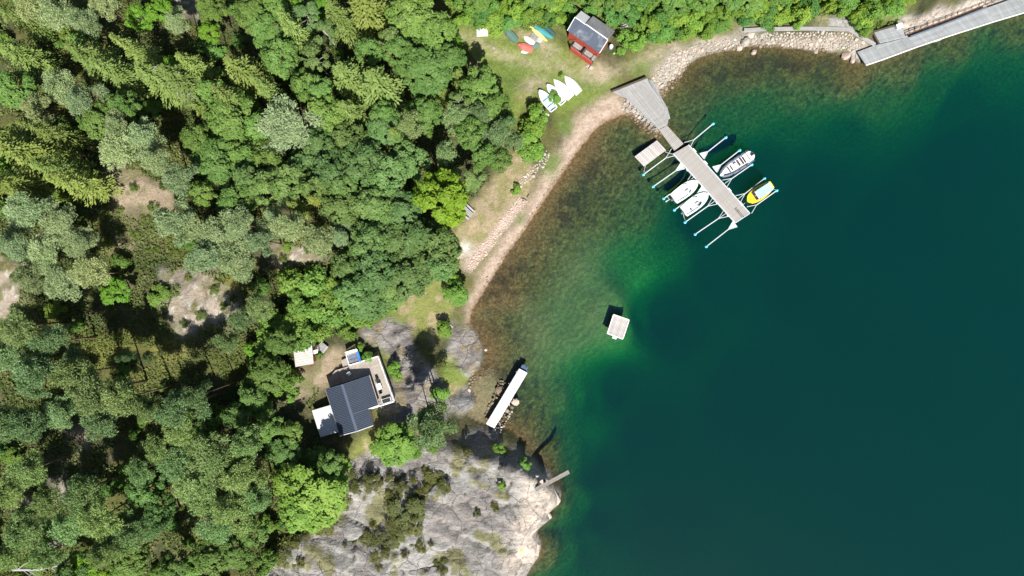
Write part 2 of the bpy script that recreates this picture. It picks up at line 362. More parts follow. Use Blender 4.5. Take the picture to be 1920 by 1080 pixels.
def height_exact(x, y):
    px = x/S+960; py = 540-y/S
    d = shore_dist(x, y); land = inpoly(px, py, LAND)
    rocky = sstep(1.0, 0.82, np.hypot((px-800)/330, (py-1010)/205))  # headland
    rocky = np.maximum(rocky, np.exp(-(((px-1780)/170)**2+((py-30)/60)**2)))
    Lr = 5.0*(1-rocky)+0.75*rocky
    h = shepard(x, y, LCTRL)*(1-np.exp(-d/Lr))
    bumpy = fbm(x, y, 0.11, 4)-0.5
    inland = sstep(6, 16, d)
    h = h+bumpy*2.2*inland+(fbm(x, y, 0.45, 3)-0.5)*(0.18+0.35*inland)*sstep(0.2, 3, d)
    # ice-polished ledges of the headland, stepping along the joints
    q = x*0.55+y*0.84+2.2*fbm(x, y, 0.16, 3); st = q/2.6; fr = st-np.floor(st)
    h = h+rocky*sstep(.5, 4, d)*(0.55*(sstep(0.0, 0.16, fr)-fr)+0.9*(fbm(x, y, 0.12, 3)-0.5))
    dw = shepard(x, y, WCTRL, 3.2); dw = np.where(dw < 2.6, dw*0.72, 1.87+(dw-2.6)*1.75)
    wx = x+2.0*(fbm(x, y, .3, 3)-.5); wy = y*1.5+2.0*(fbm(x+40, y, .3, 3)-.5)
    v1, e1, t1 = vcell(wx, wy, 5.4); v2, e2, t2 = vcell(wx+9, wy, 1.9, 50)
    blocks = (v1-.5)*0.75+t1*0.24-0.45*sstep(.36, 0, e1)+(v2-.5)*0.16+t2*.10-0.12*sstep(.26, 0, e2)
    rk2 = np.maximum(rocky, 0.8*np.maximum(np.exp(-(((px-765)/80)**2+((py-700)/85)**2)**2), np.exp(-(((px-875)/38)**2+((py-650)/45)**2)**2)))
    h = h+blocks*rk2*sstep(.4, 2.5, d)
    w = -dw*(1-np.exp(-d/(1.6+2.0*(1-rocky))))-0.02+(fbm(x, y, 0.35, 3)-0.5)*0.25*sstep(1, 4, d)
    # flat ground under the two houses
    for (cx, cy, rx, ry, hz) in ((652, 745, 75, 75, 4.3), (570, 664, 30, 32, 5.8), (1108, 82, 52, 45, 1.5)):
        a, b = W(cx, cy, hz); f = np.exp(-(((x-a)/(rx*S))**4+((y-b)/(ry*S))**4)); h = h*(1-f)+hz*f
    # the quay and its terrace stand clear of the cliff foot
    yn = np.interp(px, [1590, 1628, 1634, 1706, 1712, 1770, 1850, 1990], [100, 92, 46, 44, 62, 40, 10, -44])
    h = np.where(px > 1590, np.minimum(h, 0.75+np.maximum(0, (yn-py)*S-0.5)*1.5), h)
    h = h+0.75*np.exp(-(((px-866)/24)**2+((py-756)/15)**2)**2)
    return np.where(land, np.maximum(h, 0.03), np.minimum(w, -0.03))

def axis(lo, hi, step, ext):
    core = np.arange(lo, hi+1e-6, step); a = [core[0]]; g = step
    while a[-1] > -ext: g *= 1.25; a.append(a[-1]-g)
    b = [core[-1]]; g = step
    while b[-1] < ext: g *= 1.25; b.append(b[-1]+g)
    return np.concatenate([np.array(a[1:])[::-1], core, np.array(b[1:])])
GX = axis(-98, 98, 0.34, 190); GY = axis(-58, 58, 0.34, 150)
XX, YY = np.meshgrid(GX, GY); ZZ = height_exact(XX, YY)
def ground(x, y):
    """height of the ground sheet at a point (bilinear on the same grid)"""
    i = int(np.clip(np.searchsorted(GX, x)-1, 0, len(GX)-2)); j = int(np.clip(np.searchsorted(GY, y)-1, 0, len(GY)-2))
    u = (x-GX[i])/(GX[i+1]-GX[i]); v = (y-GY[j])/(GY[j+1]-GY[j])
    return float((ZZ[j, i]*(1-u)+ZZ[j, i+1]*u)*(1-v)+(ZZ[j+1, i]*(1-u)+ZZ[j+1, i+1]*u)*v)
def G(px, py, up=0.0, it=6):
    """ground point seen at a photo pixel (up: metres above the ground)"""
    z = 0.0
    for _ in range(it):
        x, y = W(px, py, z); z = ground(x, y)+up
    x, y = W(px, py, z); return Vector((x, y, z))

# what the ground is made of, zone by zone (outlines in photo pixels, carried over to where that ground lies)
kz = HC/(HC-ZZ)/S; PX = 960+XX*kz; PY = 540-YY*kz
wob = (fbm(XX, YY, 0.35, 4)-0.5); wob2 = (fbm(XX+50, YY+31, 0.35, 4)-0.5)
RW, RH, OX, OY = 1160, 700, -100, -80     # raster: 2 px cells
def blur(a, r):
    for ax in (0, 1):
        for _ in range(2):
            c = np.cumsum(np.pad(a, [(r+1, r) if k == ax else (0, 0) for k in (0, 1)], mode='edge'), axis=ax)
            n = a.shape[ax]; sl = lambda s: tuple(slice(s, s+n) if k == ax else slice(None) for k in (0, 1))
            a = (c[sl(2*r+1)]-c[sl(0)])/(2*r+1)
    return a
_qy, _qx = np.mgrid[0:RH, 0:RW]; _qx = _qx*2+OX; _qy = _qy*2+OY
def mask(polys, soft=3, wobble=14):
    m = np.zeros((RH, RW))
    for p in (polys if isinstance(polys[0], list) else [polys]):
        m = np.maximum(m, inpoly(_qx, _qy, p).astype(float))
    m = blur(m, soft)
    u = np.clip((PX+wob*wobble*2-OX)/2, 0, RW-1.01); v = np.clip((PY+wob2*wobble*2-OY)/2, 0, RH-1.01)
    i = u.astype(int); j = v.astype(int); fu = u-i; fv = v-j
    return (m[j, i]*(1-fu)+m[j, i+1]*fu)*(1-fv)+(m[j+1, i]*(1-fu)+m[j+1, i+1]*fu)*fv
def ell(cx, cy, rx, ry=None, a=0.0, n=14):
    ry = ry or rx; ca, sa = math.cos(a), math.sin(a)
    return [(cx+rx*math.cos(t)*ca-ry*math.sin(t)*sa, cy+rx*math.cos(t)*sa+ry*math.sin(t)*ca) for t in [2*math.pi*k/n for k in range(n)]]
BEACH = [(1178,212),(1168,165),(1140,182),(1110,195),(1085,215),(1062,250),(1040,290),(1012,340),(987,380),(962,415),(937,452),(907,498),(886,540),(874,575),(868,605),(885,612),(900,600),(960,510),(1040,390),(1100,300),(1140,250),(1200,230)]
GRAVEL = [(1215,150),(1235,120),(1270,88),(1330,66),(1400,62),(1440,72),(1590,66),(1650,95),(1660,130),(1560,120),(1400,110),(1320,125),(1260,180),(1230,215),(1240,250),(1210,250),(1170,210),(1175,190)]
PATHSTRIP = [(1120,160),(1180,130),(1240,105),(1280,85),(1280,75),(1225,85),(1200,115),(1150,130),(1100,130),(1085,148)]
LAWN = [(838,48),(880,42),(960,50),(1060,78),(1110,120),(1170,150),(1140,180),(1100,200),(1060,225),(1030,205),(1008,180),(975,215),(955,240),(940,192),(905,135),(850,92)]
LAWN_GREEN = [[(915,110),(960,112),(1005,125),(990,145),(960,190),(945,200),(935,160)],[(1180,120),(1240,85),(1250,95),(1215,140),(1190,145)],[(1060,150),(1110,150),(1130,165),(1100,175)],[(1020,295),(1050,288),(1055,310),(1040,332),(1020,325)],[(965,405),(990,395),(985,415),(970,425)],[(1045,225),(1075,230),(1065,250),(1045,245)]]
DRYPATH = [[(845,55),(905,75),(965,100),(1005,115),(1060,125),(1120,150),(1110,158),(1050,135),(995,122),(950,108),(895,84),(840,64)],[(985,150),(1020,140),(1030,150),(990,175),(970,170)],[(1010,75),(1050,90),(1040,110),(1010,100)]]
MEADOW = [(985,285),(1005,330),(975,385),(935,440),(885,500),(855,500),(845,470),(862,420),(893,380),(930,330),(955,300)]
LOWLAWN = [[(790,505),(850,490),(862,545),(850,600),(832,615),(815,650),(760,605),(700,608),(690,590),(735,570),(785,530)],[(830,660),(860,665),(885,700),(880,728),(850,745),(828,728)],[(640,835),(705,808),(712,835),(690,852),(662,868)],[(700,640),(730,640),(740,690),(725,690)]]
STONESTRIP = [(990,372),(965,400),(935,440),(905,480),(885,515),(872,505),(880,485),(910,450),(940,408),(970,372)]
ROCKS = [[(672,622),(700,605),(745,598),(775,612),(770,640),(812,690),(845,745),(840,790),(790,800),(735,790),(705,765),(738,700),(725,660),(690,640)],
 [(838,612),(872,605),(886,612),(908,650),(908,690),(886,706),(862,690),(840,660)],[(846,740),(870,728),(892,728),(896,760),(862,776),(842,765)],
 [(655,872),(702,842),(762,850),(792,832),(850,822),(890,806),(925,806),(985,850),(1060,930),(1045,965),(1016,1000),(1018,1045),(985,1100),(930,1240),(470,1240),(500,1060),(560,1010),(628,960),(642,925)],
 [(1672,50),(1690,32),(1760,20),(1850,-10),(1990,-60),(1990,-20),(1850,22),(1700,78)],[(1520,52),(1530,28),(1590,32),(1612,52)],[(1555,120),(1570,96),(1612,90),(1626,126)],
 [(1375,62),(1385,42),(1410,38),(1420,52)],[(0,930),(60,930),(150,890),(160,905),(90,945),(0,950)],[(315,512),(360,500),(410,530),(452,552),(425,600),(375,612),(345,640),(308,600),(325,550)],
 [(-40,440),(20,470),(48,520),(18,600),(-40,620)],[(505,478),(590,458),(605,490),(545,505)],[(325,-20),(385,-20),(385,28),(335,28)],[(525,-20),(560,-20),(560,25),(530,22)],[(370,975),(405,968),(412,990),(375,1000)]]
DIRT = [[(500,748),(560,702),(635,662),(655,640),(672,650),(640,700),(616,732),(560,752)],[(195,330),(255,312),(330,360),(332,392),(240,412),(205,382)],[(650,450),(690,450),(690,478),(655,475)],[(95,862),(170,798),(182,835),(110,895)],[(205,420),(260,430),(250,480),(210,470)],[(700,790),(800,770),(840,780),(800,810),(715,812)],[(640,480),(660,470),(672,500),(650,515)]]
MOSS = [ell(385,1000,45,32), ell(560,470,40,30), ell(430,520,40,30), ell(190,650,60,30), ell(320,650,45,30)]
NORTHGRASS = [(840,-60),(1720,-60),(1700,45),(1640,60),(1560,30),(1440,50),(1330,60),(1250,82),(1150,60),(1060,60),(960,55),(845,50)]

def lerp(a, b, m): return a+(np.asarray(b)-a)*m[..., None]
n1 = fbm(XX, YY, 0.6, 4); n2 = fbm(XX+90, YY, 1.6, 3); n3 = fbm(XX, YY+70, 0.14, 3)
col = np.empty(XX.shape+(3,)); col[:] = (0.075, 0.082, 0.036)
col = lerp(col, (0.15, 0.13, 0.07), sstep(0.54, 0.66, n1)*.7)
col = lerp(col, (0.12, 0.125, 0.035), sstep(0.48, 0.6, n3)*0.8)
m_north = mask(NORTHGRASS, 5); col = lerp(col, (0.17, 0.20, 0.065), m_north*0.85)
m_moss = mask(MOSS, 6); col = lerp(col, (0.21, 0.20, 0.05), m_moss*0.85)
m_dirt = mask(DIRT, 5, 30); col = lerp(col, (0.36, 0.29, 0.205), m_dirt); col = lerp(col, (0.15, 0.165, 0.06), m_dirt*sstep(0.52, 0.62, n1)*0.8)
m_mead = mask(MEADOW, 4); col = lerp(col, (0.37, 0.30, 0.19), m_mead); col = lerp(col, (0.27, 0.25, 0.115), m_mead*sstep(0.46, 0.6, n1))
m_lawn = np.maximum(mask(LAWN, 4), mask(LOWLAWN, 3)); lawnc = lerp(lerp(col*0+(0.225, 0.245, 0.075), (0.36, 0.30, 0.175), sstep(0.5, 0.64, n1)), (0.17, 0.225, 0.05), sstep(0.48, 0.6, n3))
col = lerp(col, (0, 0, 0), m_lawn)+lawnc*m_lawn[..., None]
m_green = mask(LAWN_GREEN, 4, 10); col = lerp(col, (0.135, 0.195, 0.045), m_green*0.9)
m_dry = np.maximum(mask(DRYPATH, 4, 8), mask(PATHSTRIP, 5)); col = lerp(col, (0.43, 0.355, 0.255), m_dry*(0.45+0.55*sstep(0.36, 0.52, n2)))
m_gravel = mask(GRAVEL, 4); col = lerp(col, (0.44, 0.385, 0.315), m_gravel*0.92)
m_strip = mask(STONESTRIP, 2, 8); col = lerp(col, (0.52, 0.42, 0.35), m_strip)
m_beach = mask(BEACH, 4, 9); sand = lerp(col*0+(0.49, 0.385, 0.305), (0.40, 0.31, 0.235), sstep(0.4, 0.62, n2))
col = col*(1-m_beach[..., None])+sand*m_beach[..., None]
tuft = m_beach*sstep(0.56, 0.64, n1)*sstep(1.8, 3.2, ZZ/0.34); col = lerp(col, (0.30, 0.31, 0.17), tuft*0.7)
m_rock = np.maximum(mask(ROCKS[:7], 2, 12), mask(ROCKS[7:], 5, 34))
_wx = XX+2.0*(fbm(XX, YY, .3, 3)-.5); _wy = YY*1.5+2.0*(fbm(XX+40, YY, .3, 3)-.5)
rocky_edge = 0.9*sstep(.30, .04, vcell(_wx, _wy, 5.4)[1])*sstep(.35, .55, n1+.1)   # soil and lichen in the joints
n4 = fbm(XX*.8+YY*.5, (YY*.8-XX*.5)*2.2, 0.22, 5); rk = lerp(col*0+(0.385, 0.375, 0.352), (0.272, 0.260, 0.246), sstep(0.46, 0.6, n4)); rk = lerp(rk, (0.46, 0.44, 0.40), sstep(0.53, 0.66, n3)*0.7*sstep(.4, .55, n2)); rk = lerp(rk, (0.29, 0.262, 0.245), sstep(0.55, 0.66, fbm(XX, YY+99, .25, 4))*.7)
m_pink = mask([[(985,850),(1065,925),(1048,960),(1000,1000),(950,1010),(985,955),(970,890)],[(985,1000),(1020,1000),(1018,1040),(960,1080),(940,1060)],[(840,630),(900,680),(895,640),(870,655)],[(846,745),(862,745),(862,772),(846,768)],[(1690,40),(1850,-10),(1850,25),(1700,78)]], 5)
rk = lerp(rk, (0.62, 0.53, 0.45), m_pink*(0.55+0.45*sstep(0.4, 0.55, n2)))
rk = lerp(rk, (0.20, 0.195, 0.07), sstep(0.60, 0.66, fbm(XX+12, YY+40, 0.3, 4))*0.8*(1-m_pink))
m_tan = mask(ROCKS[7:], 5, 34); rk = lerp(rk, lerp(col*0+(0.42, 0.35, 0.275), (0.26, 0.21, 0.145), sstep(0.46, 0.62, n1)), m_tan*0.85)
rk = lerp(rk, (0.17, 0.17, 0.06), m_tan*sstep(0.50, 0.58, fbm(XX+5, YY+61, .45, 4))*.85); rk = lerp(rk, (0.58, 0.54, 0.48), m_tan*sstep(0.60, 0.68, n2)*.8)
m_cab = mask(ROCKS[:3], 3, 8); rk = lerp(rk, lerp(col*0+(0.30, 0.275, 0.26), (0.155, 0.138, 0.135), sstep(0.44, 0.56, fbm(XX*.7+YY*.6, YY*2.0-XX*1.2, .35, 4))), m_cab*0.85)
m_slab = mask([ell(866, 756, 25, 16)], 2, 4); rk = lerp(rk, (0.235, 0.24, 0.245), m_slab*.8)
rk = lerp(rk, (0.27, 0.22, 0.12), (1-m_slab)*m_cab*sstep(0.56, 0.64, n1)*0.7)
rk = rk*(1-0.45*np.where(rocky_edge > 0, rocky_edge, 0)[..., None])
col = col*(1-m_rock[..., None])+rk*m_rock[..., None]
m_ash = mask([ell(873, 468, 14, 15)], 3, 8); col = lerp(col, (0.72, 0.69, 0.65), m_ash*0.8)
shg = mask([LAWN_GREEN[3], LAWN_GREEN[4], LAWN_GREEN[5]], 3, 8); col = lerp(col, (0.135, 0.195, 0.05), shg*0.9)
# seabed: brown stones by the edge, olive weed, pale sand, painted ripples of light, dark weed beds
dep = -ZZ; sea = ZZ < 0
sb = lerp(col*0+(0.215, 0.130, 0.066), (0.150, 0.108, 0.040), sstep(0.1, 0.9, dep))
sb = lerp(sb, (0.165, 0.135, 0.052), sstep(0.9, 2.4, dep))
spk = fbm(XX+7, YY, 1.5, 3); sb = lerp(sb, (0.07, 0.055, 0.03), sstep(0.55, 0.63, spk)*sstep(0.12, 0.6, dep)*(1-sstep(2.0, 4.0, dep))*0.85)
sb = lerp(sb, (0.27, 0.21, 0.12), sstep(0.60, 0.7, fbm(XX, YY+33, 2.2, 2))*0.5*sstep(0.1, 0.5, dep)*(1-sstep(1.2, 2.6, dep)))
weed = mask([[(1040,400),(1075,340),(1130,290),(1150,310),(1100,380),(1080,440),(1045,450)],[(1290,150),(1380,112),(1480,105),(1570,118),(1560,150),(1470,150),(1380,150),(1300,185)],[(890,560),(930,520),(960,470),(980,490),(940,580)],[(910,690),(955,680),(965,720),(925,720)]], 6, 22)
m_ns = mask([[(1260,170),(1280,120),(1400,85),(1560,95),(1640,115),(1600,150),(1400,170),(1300,230)]], 8, 12); sb = lerp(sb, (0.125, 0.098, 0.036), m_ns*0.7)
sb = lerp(sb, (0.055, 0.042, 0.028), weed*0.85*sstep(0.34, 0.52, fbm(XX, YY, 0.9, 3)))
pale = mask([[(1060,470),(1130,450),(1180,480),(1195,560),(1160,640),(1110,740),(1080,800),(1060,740),(1000,640),(1000,600),(1040,560)],[(980,600),(1040,540),(1060,640),(1020,720),(985,680)]], 14, 20)
sb = lerp(sb, (0.30, 0.265, 0.165), pale*0.62)
m_bay = mask([(885,715),(930,705),(945,720),(915,790),(880,800),(870,760)], 5, 8); sb = lerp(sb, (0.40, 0.31, 0.21), m_bay*0.85)
q = (XX*0.75-YY*0.66)+1.3*fbm(XX, YY, 0.25, 3)*3; light_rip = 0.5+0.5*np.sin(q*5.2+3*fbm(XX, YY, 0.8, 2)); sb = sb*(1+(0.30*(light_rip-0.5)*sstep(0.3, 1.2, dep))[..., None])  # wavy light from the water surface, put into the seabed colour
sb = lerp(sb, (0.10, 0.11, 0.05), sstep(4.5, 7, dep)*0.6)
m_grn = mask([[(1150,560),(1190,460),(1270,470),(1250,560),(1215,640),(1170,740),(1130,850),(1085,830),(1100,740),(1140,640)]], 14, 12); sb = lerp(sb, (0.30, 0.33, 0.17), m_grn*0.75)
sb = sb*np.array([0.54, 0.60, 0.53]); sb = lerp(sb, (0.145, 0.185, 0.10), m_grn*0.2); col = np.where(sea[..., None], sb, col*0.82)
wet = sstep(0.22, 0.02, ZZ)*(~sea); col = col*(1-0.42*wet[..., None])*(1+0*wet[..., None])
wetc = wet*m_beach; col = lerp(col, (0.27, 0.185, 0.115), wetc*0.7)
col = np.clip(col, 0.01, 0.85)
grass_amt = np.clip(np.maximum.reduce([m_lawn, m_north, m_mead*0.7, m_green, m_moss]), 0, 1)*(1-m_rock)*(1-m_beach)

t = NT('ground'); pos = t.pos()
ac = t.node('ShaderNodeAttribute', attribute_name='ground_colour'); ar = t.node('ShaderNodeAttribute', attribute_name='rock'); 
fine = t.noise(5.5, 5, 0.72, pos); coarse = t.noise(1.4, 6, 0.7, pos, 0.3)
v = t.math('MULTIPLY', t.maprange(fine, 0.3, 0.7, 0.66, 1.34), t.maprange(coarse, 0.3, 0.7, 0.78, 1.22))
asea = t.node('ShaderNodeAttribute', attribute_name='seabed')
spk_ = t.maprange(t.noise(2.3, 4, 0.65, pos, 0.5), 0.40, 0.60, 0.66, 1.30)
v = t.math('MULTIPLY', v, t.math('ADD', 1.0, t.math('MULTIPLY', asea.outputs['Fac'], t.math('SUBTRACT', spk_, 1.0))))
smp = t.node('ShaderNodeMapping'); smp.inputs['Rotation'].default_value = (0, 0, 0.6); smp.inputs['Scale'].default_value = (0.35, 1.9, 1.0); t.link(pos, smp.inputs[0])
strk = t.noise(1.0, 6, 0.7, smp.outputs[0], 0.5)
v = t.math('MULTIPLY', v, t.math('ADD', 1.0, t.math('MULTIPLY', ar.outputs['Fac'], t.maprange(strk, 0.35, 0.65, -0.24, 0.18))))
c = t.scale(ac.outputs['Color'], v)
vo = t.node('ShaderNodeTexVoronoi', feature='DISTANCE_TO_EDGE'); vo.inputs['Scale'].default_value = 0.22
dn = t.node('ShaderNodeTexNoise'); dn.inputs['Scale'].default_value = 0.5; dn.inputs['Detail'].default_value = 5; t.link(pos, dn.inputs['Vector'])
va = t.node('ShaderNodeVectorMath', operation='MULTIPLY_ADD'); t.link(dn.outputs['Color'], va.inputs[0]); va.inputs[1].default_value = (1.6, 1.6, 1.6); t.link(pos, va.inputs[2]); t.link(va.outputs[0], vo.inputs['Vector'])
crack = t.maprange(vo.outputs['Distance'], 0.0, 0.011, 1, 0); crack = t.math('MULTIPLY', crack, ar.outputs['Fac'])
wv = t.node('ShaderNodeTexVoronoi', feature='DISTANCE_TO_EDGE'); wv.inputs['Scale'].default_value = 1.0; wm = t.node('ShaderNodeMapping'); wm.inputs['Rotation'].default_value = (0, 0, -0.75); wm.inputs['Scale'].default_value = (0.10, 0.42, 0.3); t.link(va.outputs[0], wm.inputs[0]); t.link(wm.outputs[0], wv.inputs['Vector'])
joint = t.math('MULTIPLY', t.maprange(wv.outputs['Distance'], 0.0, 0.014, 1, 0), ar.outputs['Fac']); c = t.mix(t.math('MULTIPLY', joint, 0.6), c, (0.07, 0.06, 0.05))
c = t.mix(t.math('MULTIPLY', t.math('MULTIPLY', crack, 0.65), t.maprange(t.noise(0.35, 3, 0.6, pos), 0.46, 0.56, 0.0, 1.0)), c, (0.09, 0.075, 0.06))
lich = t.math('MULTIPLY', t.maprange(t.noise(3.4, 6, 0.75, pos), 0.52, 0.62, 0, 0.5), t.maprange(t.noise(0.16, 3, 0.6, pos), 0.5, 0.62, 0.1, 1.0)); c = t.mix(t.math('MULTIPLY', lich, ar.outputs['Fac']), c, (0.56, 0.55, 0.46))
t.link(c, t.b.inputs['Base Color']); t.b.inputs['Roughness'].default_value = 0.92; t.b.inputs['Specular IOR Level'].default_value = 0.15
hh = t.math('SUBTRACT', t.math('ADD', t.math('MULTIPLY', fine, 0.5), coarse), t.math('MULTIPLY', crack, 0.8)); hh = t.math('ADD', hh, t.math('MULTIPLY', ar.outputs['Fac'], t.math('MULTIPLY', strk, 0.8))); t.bump(hh, 0.8, 0.35)
M['ground'] = t.m

ny, nx = XX.shape
zone = np.where(sea, 0, np.where(m_rock > 0.5, 3, np.where((m_beach > 0.45) | (m_gravel > 0.5) | (m_strip > 0.5), 1, np.where((m_lawn > 0.5) | (m_mead > 0.5) | (m_green > 0.5), 2, 4))))
jj, ii = np.mgrid[0:ny-1, 0:nx-1]
Q = np.stack([jj*nx+ii, jj*nx+ii+1, (jj+1)*nx+ii+1, (jj+1)*nx+ii], -1).reshape(-1, 4)
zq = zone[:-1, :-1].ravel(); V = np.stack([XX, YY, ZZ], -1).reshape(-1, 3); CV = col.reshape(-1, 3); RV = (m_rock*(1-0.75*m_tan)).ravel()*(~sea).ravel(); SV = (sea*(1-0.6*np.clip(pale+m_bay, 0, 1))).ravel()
for zi, nm in enumerate(('seabed', 'beach', 'lawn', 'rock_outcrop', 'forest_floor')):
    q = Q[zq == zi]; u, inv = np.unique(q, return_inverse=True)
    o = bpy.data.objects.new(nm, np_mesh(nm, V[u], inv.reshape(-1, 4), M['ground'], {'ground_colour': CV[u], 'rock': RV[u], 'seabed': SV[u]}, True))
    C.objects.link(o); o['kind'] = 'structure'

# the fjord: a closed body of clear green sea water over the seabed
t = NT('sea_water'); t.n.remove(t.b)
tp = t.node('ShaderNodeBsdfTransparent'); gl = t.node('ShaderNodeBsdfGlossy'); gl.inputs['Roughness'].default_value = 0.06
fr = t.node('ShaderNodeFresnel'); fr.inputs[0].default_value = 1.333
pos = t.pos(); mp = t.node('ShaderNodeMapping'); mp.inputs['Rotation'].default_value = (0, 0, 0.7); mp.inputs['Scale'].default_value = (1.0, 2.2, 1); t.link(pos, mp.inputs[0])
rp = t.math('ADD', t.noise(1.0, 4, 0.6, mp.outputs[0], 0.6), t.math('MULTIPLY', t.noise(0.12, 2, 0.5, pos), 2.0))
bp = t.node('ShaderNodeBump'); bp.inputs['Strength'].default_value = 0.3; bp.inputs['Distance'].default_value = 0.05; t.link(rp, bp.inputs['Height'])
t.link(bp.outputs[0], gl.inputs['Normal']); t.link(bp.outputs[0], fr.inputs['Normal'])
mx = t.node('ShaderNodeMixShader'); t.link(fr.outputs[0], mx.inputs[0]); t.link(tp.outputs[0], mx.inputs[1]); t.link(gl.outputs[0], mx.inputs[2]); t.link(mx.outputs[0], t.out.inputs['Surface'])
ab = t.node('ShaderNodeVolumeAbsorption'); sca = t.node('ShaderNodeVolumeScatter'); ad = t.node('ShaderNodeAddShader')
# absorption uses density*(1-colour)
ab.inputs['Color'].default_value = (1-0.30, 1-0.068, 1-0.190, 1); ab.inputs['Density'].default_value = 1.0
sca.inputs['Color'].default_value = (0.0008, 0.0128, 0.034, 1); sca.inputs['Density'].default_value = 1.0
t.link(ab.outputs[0], ad.inputs[0]); t.link(sca.outputs[0], ad.inputs[1]); t.link(ad.outputs[0], t.out.inputs['Volume'])
M['water'] = t.m
mb = MB(); mb.box((20, 0, -20), (330, 300, 40)); wo = mb.build('sea_water', M['water']); wo['kind'] = 'structure'
# ---------------------------------------------------------------- buildings
def clip_half(poly, n, d):
    out = []
    for i in range(len(poly)):
        a = poly[i]; b = poly[(i+1) % len(poly)]; da = a[0]*n[0]+a[1]*n[1]-d; db = b[0]*n[0]+b[1]*n[1]-d
        if da <= 0: out.append(a)
        if (da < 0 < db) or (db < 0 < da):
            t_ = da/(da-db); out.append((a[0]+(b[0]-a[0])*t_, a[1]+(b[1]-a[1])*t_))
    return out
def planks(parent, poly, udir, width, z, th, mat, gap=0.03, name='plank', seed=1, dz=0.008, split=None):
    """boards running along udir fill a polygon (xy, local to parent); each board is a part"""
    g = random.Random(seed); u = Vector((udir[0], udir[1])).normalized(); v = Vector((-u.y, u.x))
    ds = [p[0]*v.x+p[1]*v.y for p in poly]; us = [p[0]*u.x+p[1]*u.y for p in poly]; lo, hi = min(ds), max(ds)
    n = max(1, round((hi-lo)/width)); w = (hi-lo)/n
    cuts = [(min(us)-1, max(us)+1)]
    if split: 
        m = max(1, round((max(us)-min(us))/split)); e = (max(us)-min(us))/m; cuts = [(min(us)+e*k, min(us)+e*(k+1)) for k in range(m)]
    for i in range(n):
        for c0, c1 in cuts:
            q = clip_half(poly, (v.x, v.y), lo+w*(i+1)-gap/2); q = clip_half(q, (-v.x, -v.y), -(lo+w*i+gap/2))
            if split and q: q = clip_half(q, (u.x, u.y), c1-gap/4); q = clip_half(q, (-u.x, -u.y), -(c0+gap/4)) if q else q
            if len(q) < 3: continue
            cx = sum(p[0] for p in q)/len(q); cy_ = sum(p[1] for p in q)/len(q)
            b = MB(); b.prism([(p[0]-cx, p[1]-cy_) for p in q], z-th, z+g.uniform(-dz, dz)); b.build(name, mat, parent, loc=(cx, cy_, 0))

class Frame:
    """local axes of a building: u along the ridge, v across, z up"""
    def __init__(s, o, u): s.o = Vector((o[0], o[1], 0)); s.u = Vector((u[0], u[1], 0)).normalized(); s.v = Vector((s.u.y, -s.u.x, 0)); s.rz = math.atan2(s.u.y, s.u.x)
    def p(s, u, v, z): return s.o+s.u*u+s.v*v+Vector((0, 0, z))
def slab(b, pts, th, m=0):
    """sheet with thickness downwards from 4 corner points"""
    n = len(pts); lo = [p-Vector((0, 0, th)) for p in pts]
    b.add(list(pts)+lo, [tuple(range(n)), tuple(range(2*n-1, n-1, -1))]+[(i, n+i, n+(i+1) % n, (i+1) % n) for i in range(n)], m)
def ubox(b, f, u0, u1, v0, v1, z0, z1, m=0):
    b.prism([(q.x, q.y) for q in (f.p(u0, v0, 0), f.p(u1, v0, 0), f.p(u1, v1, 0), f.p(u0, v1, 0))], z0, z1, m)
def loc_frame(u=(1, 0)): return Frame((0, 0), u)

# --- red boathouse on the lawn (ridge from upper left to lower right)
a, b_ = P(1078.3, 32.5, 6.6), P(1139, 75, 6.6)
o = thing('boathouse', 'red boathouse with blue-grey felt roof and south balcony beside the lawn', 'boathouse', ((a.x+b_.x)/2, (a.y+b_.y)/2, 0))
F = loc_frame(((b_-a).x, (b_-a).y)); hl = (b_-a).length/2; gz = 1.2
# F.v points to the south-west (towards the water)
HW = 1.65
b = MB(); ubox(b, F, -hl+.22, hl-.22, -HW, HW, gz, 5.28)
for s in (-1, 1): # gables
    e = s*(hl-.22); pts = [F.p(e, -HW, 5.28), F.p(e, HW, 5.28), F.p(e, 0, 6.42)]; q = [p-F.u*s*0.12 for p in pts]
    b.add(pts+q, [(0, 1, 2), (5, 4, 3), (0, 3, 4, 1), (1, 4, 5, 2), (2, 5, 3, 0)])
wall = b.build('wall', M['red'], o)
for k in range(22):   # board cover strips of the south wall
    u = -hl+.35+k*(2*hl-.7)/21; b = MB(); b.box(F.p(u, HW+.03, 3.2), (.07, .05, 4.1), F.rz); b.build('batten', M['red'], wall)
for k in range(10):
    v = -HW+.2+k*(2*HW-.4)/9; b = MB(); b.box(F.p(hl-.19, v, 3.2+.12*(4.5-abs(k-4.5))), (.05, .07, 4.1+.2*(4.5-abs(k-4.5))), F.rz); b.build('batten', M['red'], wall)
ROOF_S = 1.95
b = MB(); slab(b, [F.p(-hl, 0.03, 6.62), F.p(-hl, ROOF_S, 5.2), F.p(hl, ROOF_S, 5.2), F.p(hl, 0.03, 6.62)], 0.1); b.build('roof_slope', M['felt'], o)
b = MB(); slab(b, [F.p(-hl, -ROOF_S, 5.2), F.p(-hl, -0.03, 6.62), F.p(-hl+2.05, -0.03, 6.62), F.p(-hl+2.05, -ROOF_S, 5.2)], 0.1); b.build('roof_slope', M['sheet_white'], o)['label'] = 'white end of the back roof slope'
rs = None
b = MB(); slab(b, [F.p(-hl+2.07, -ROOF_S-.35, 5.35), F.p(-hl+2.07, -0.12, 6.80), F.p(hl+.05, -0.12, 6.80), F.p(hl+.05, -ROOF_S-.35, 5.35)], 0.1)
rs = b.build('roof_slope', M['sheet'], o); rs['label'] = 'raised grey sheet part of the back roof slope'
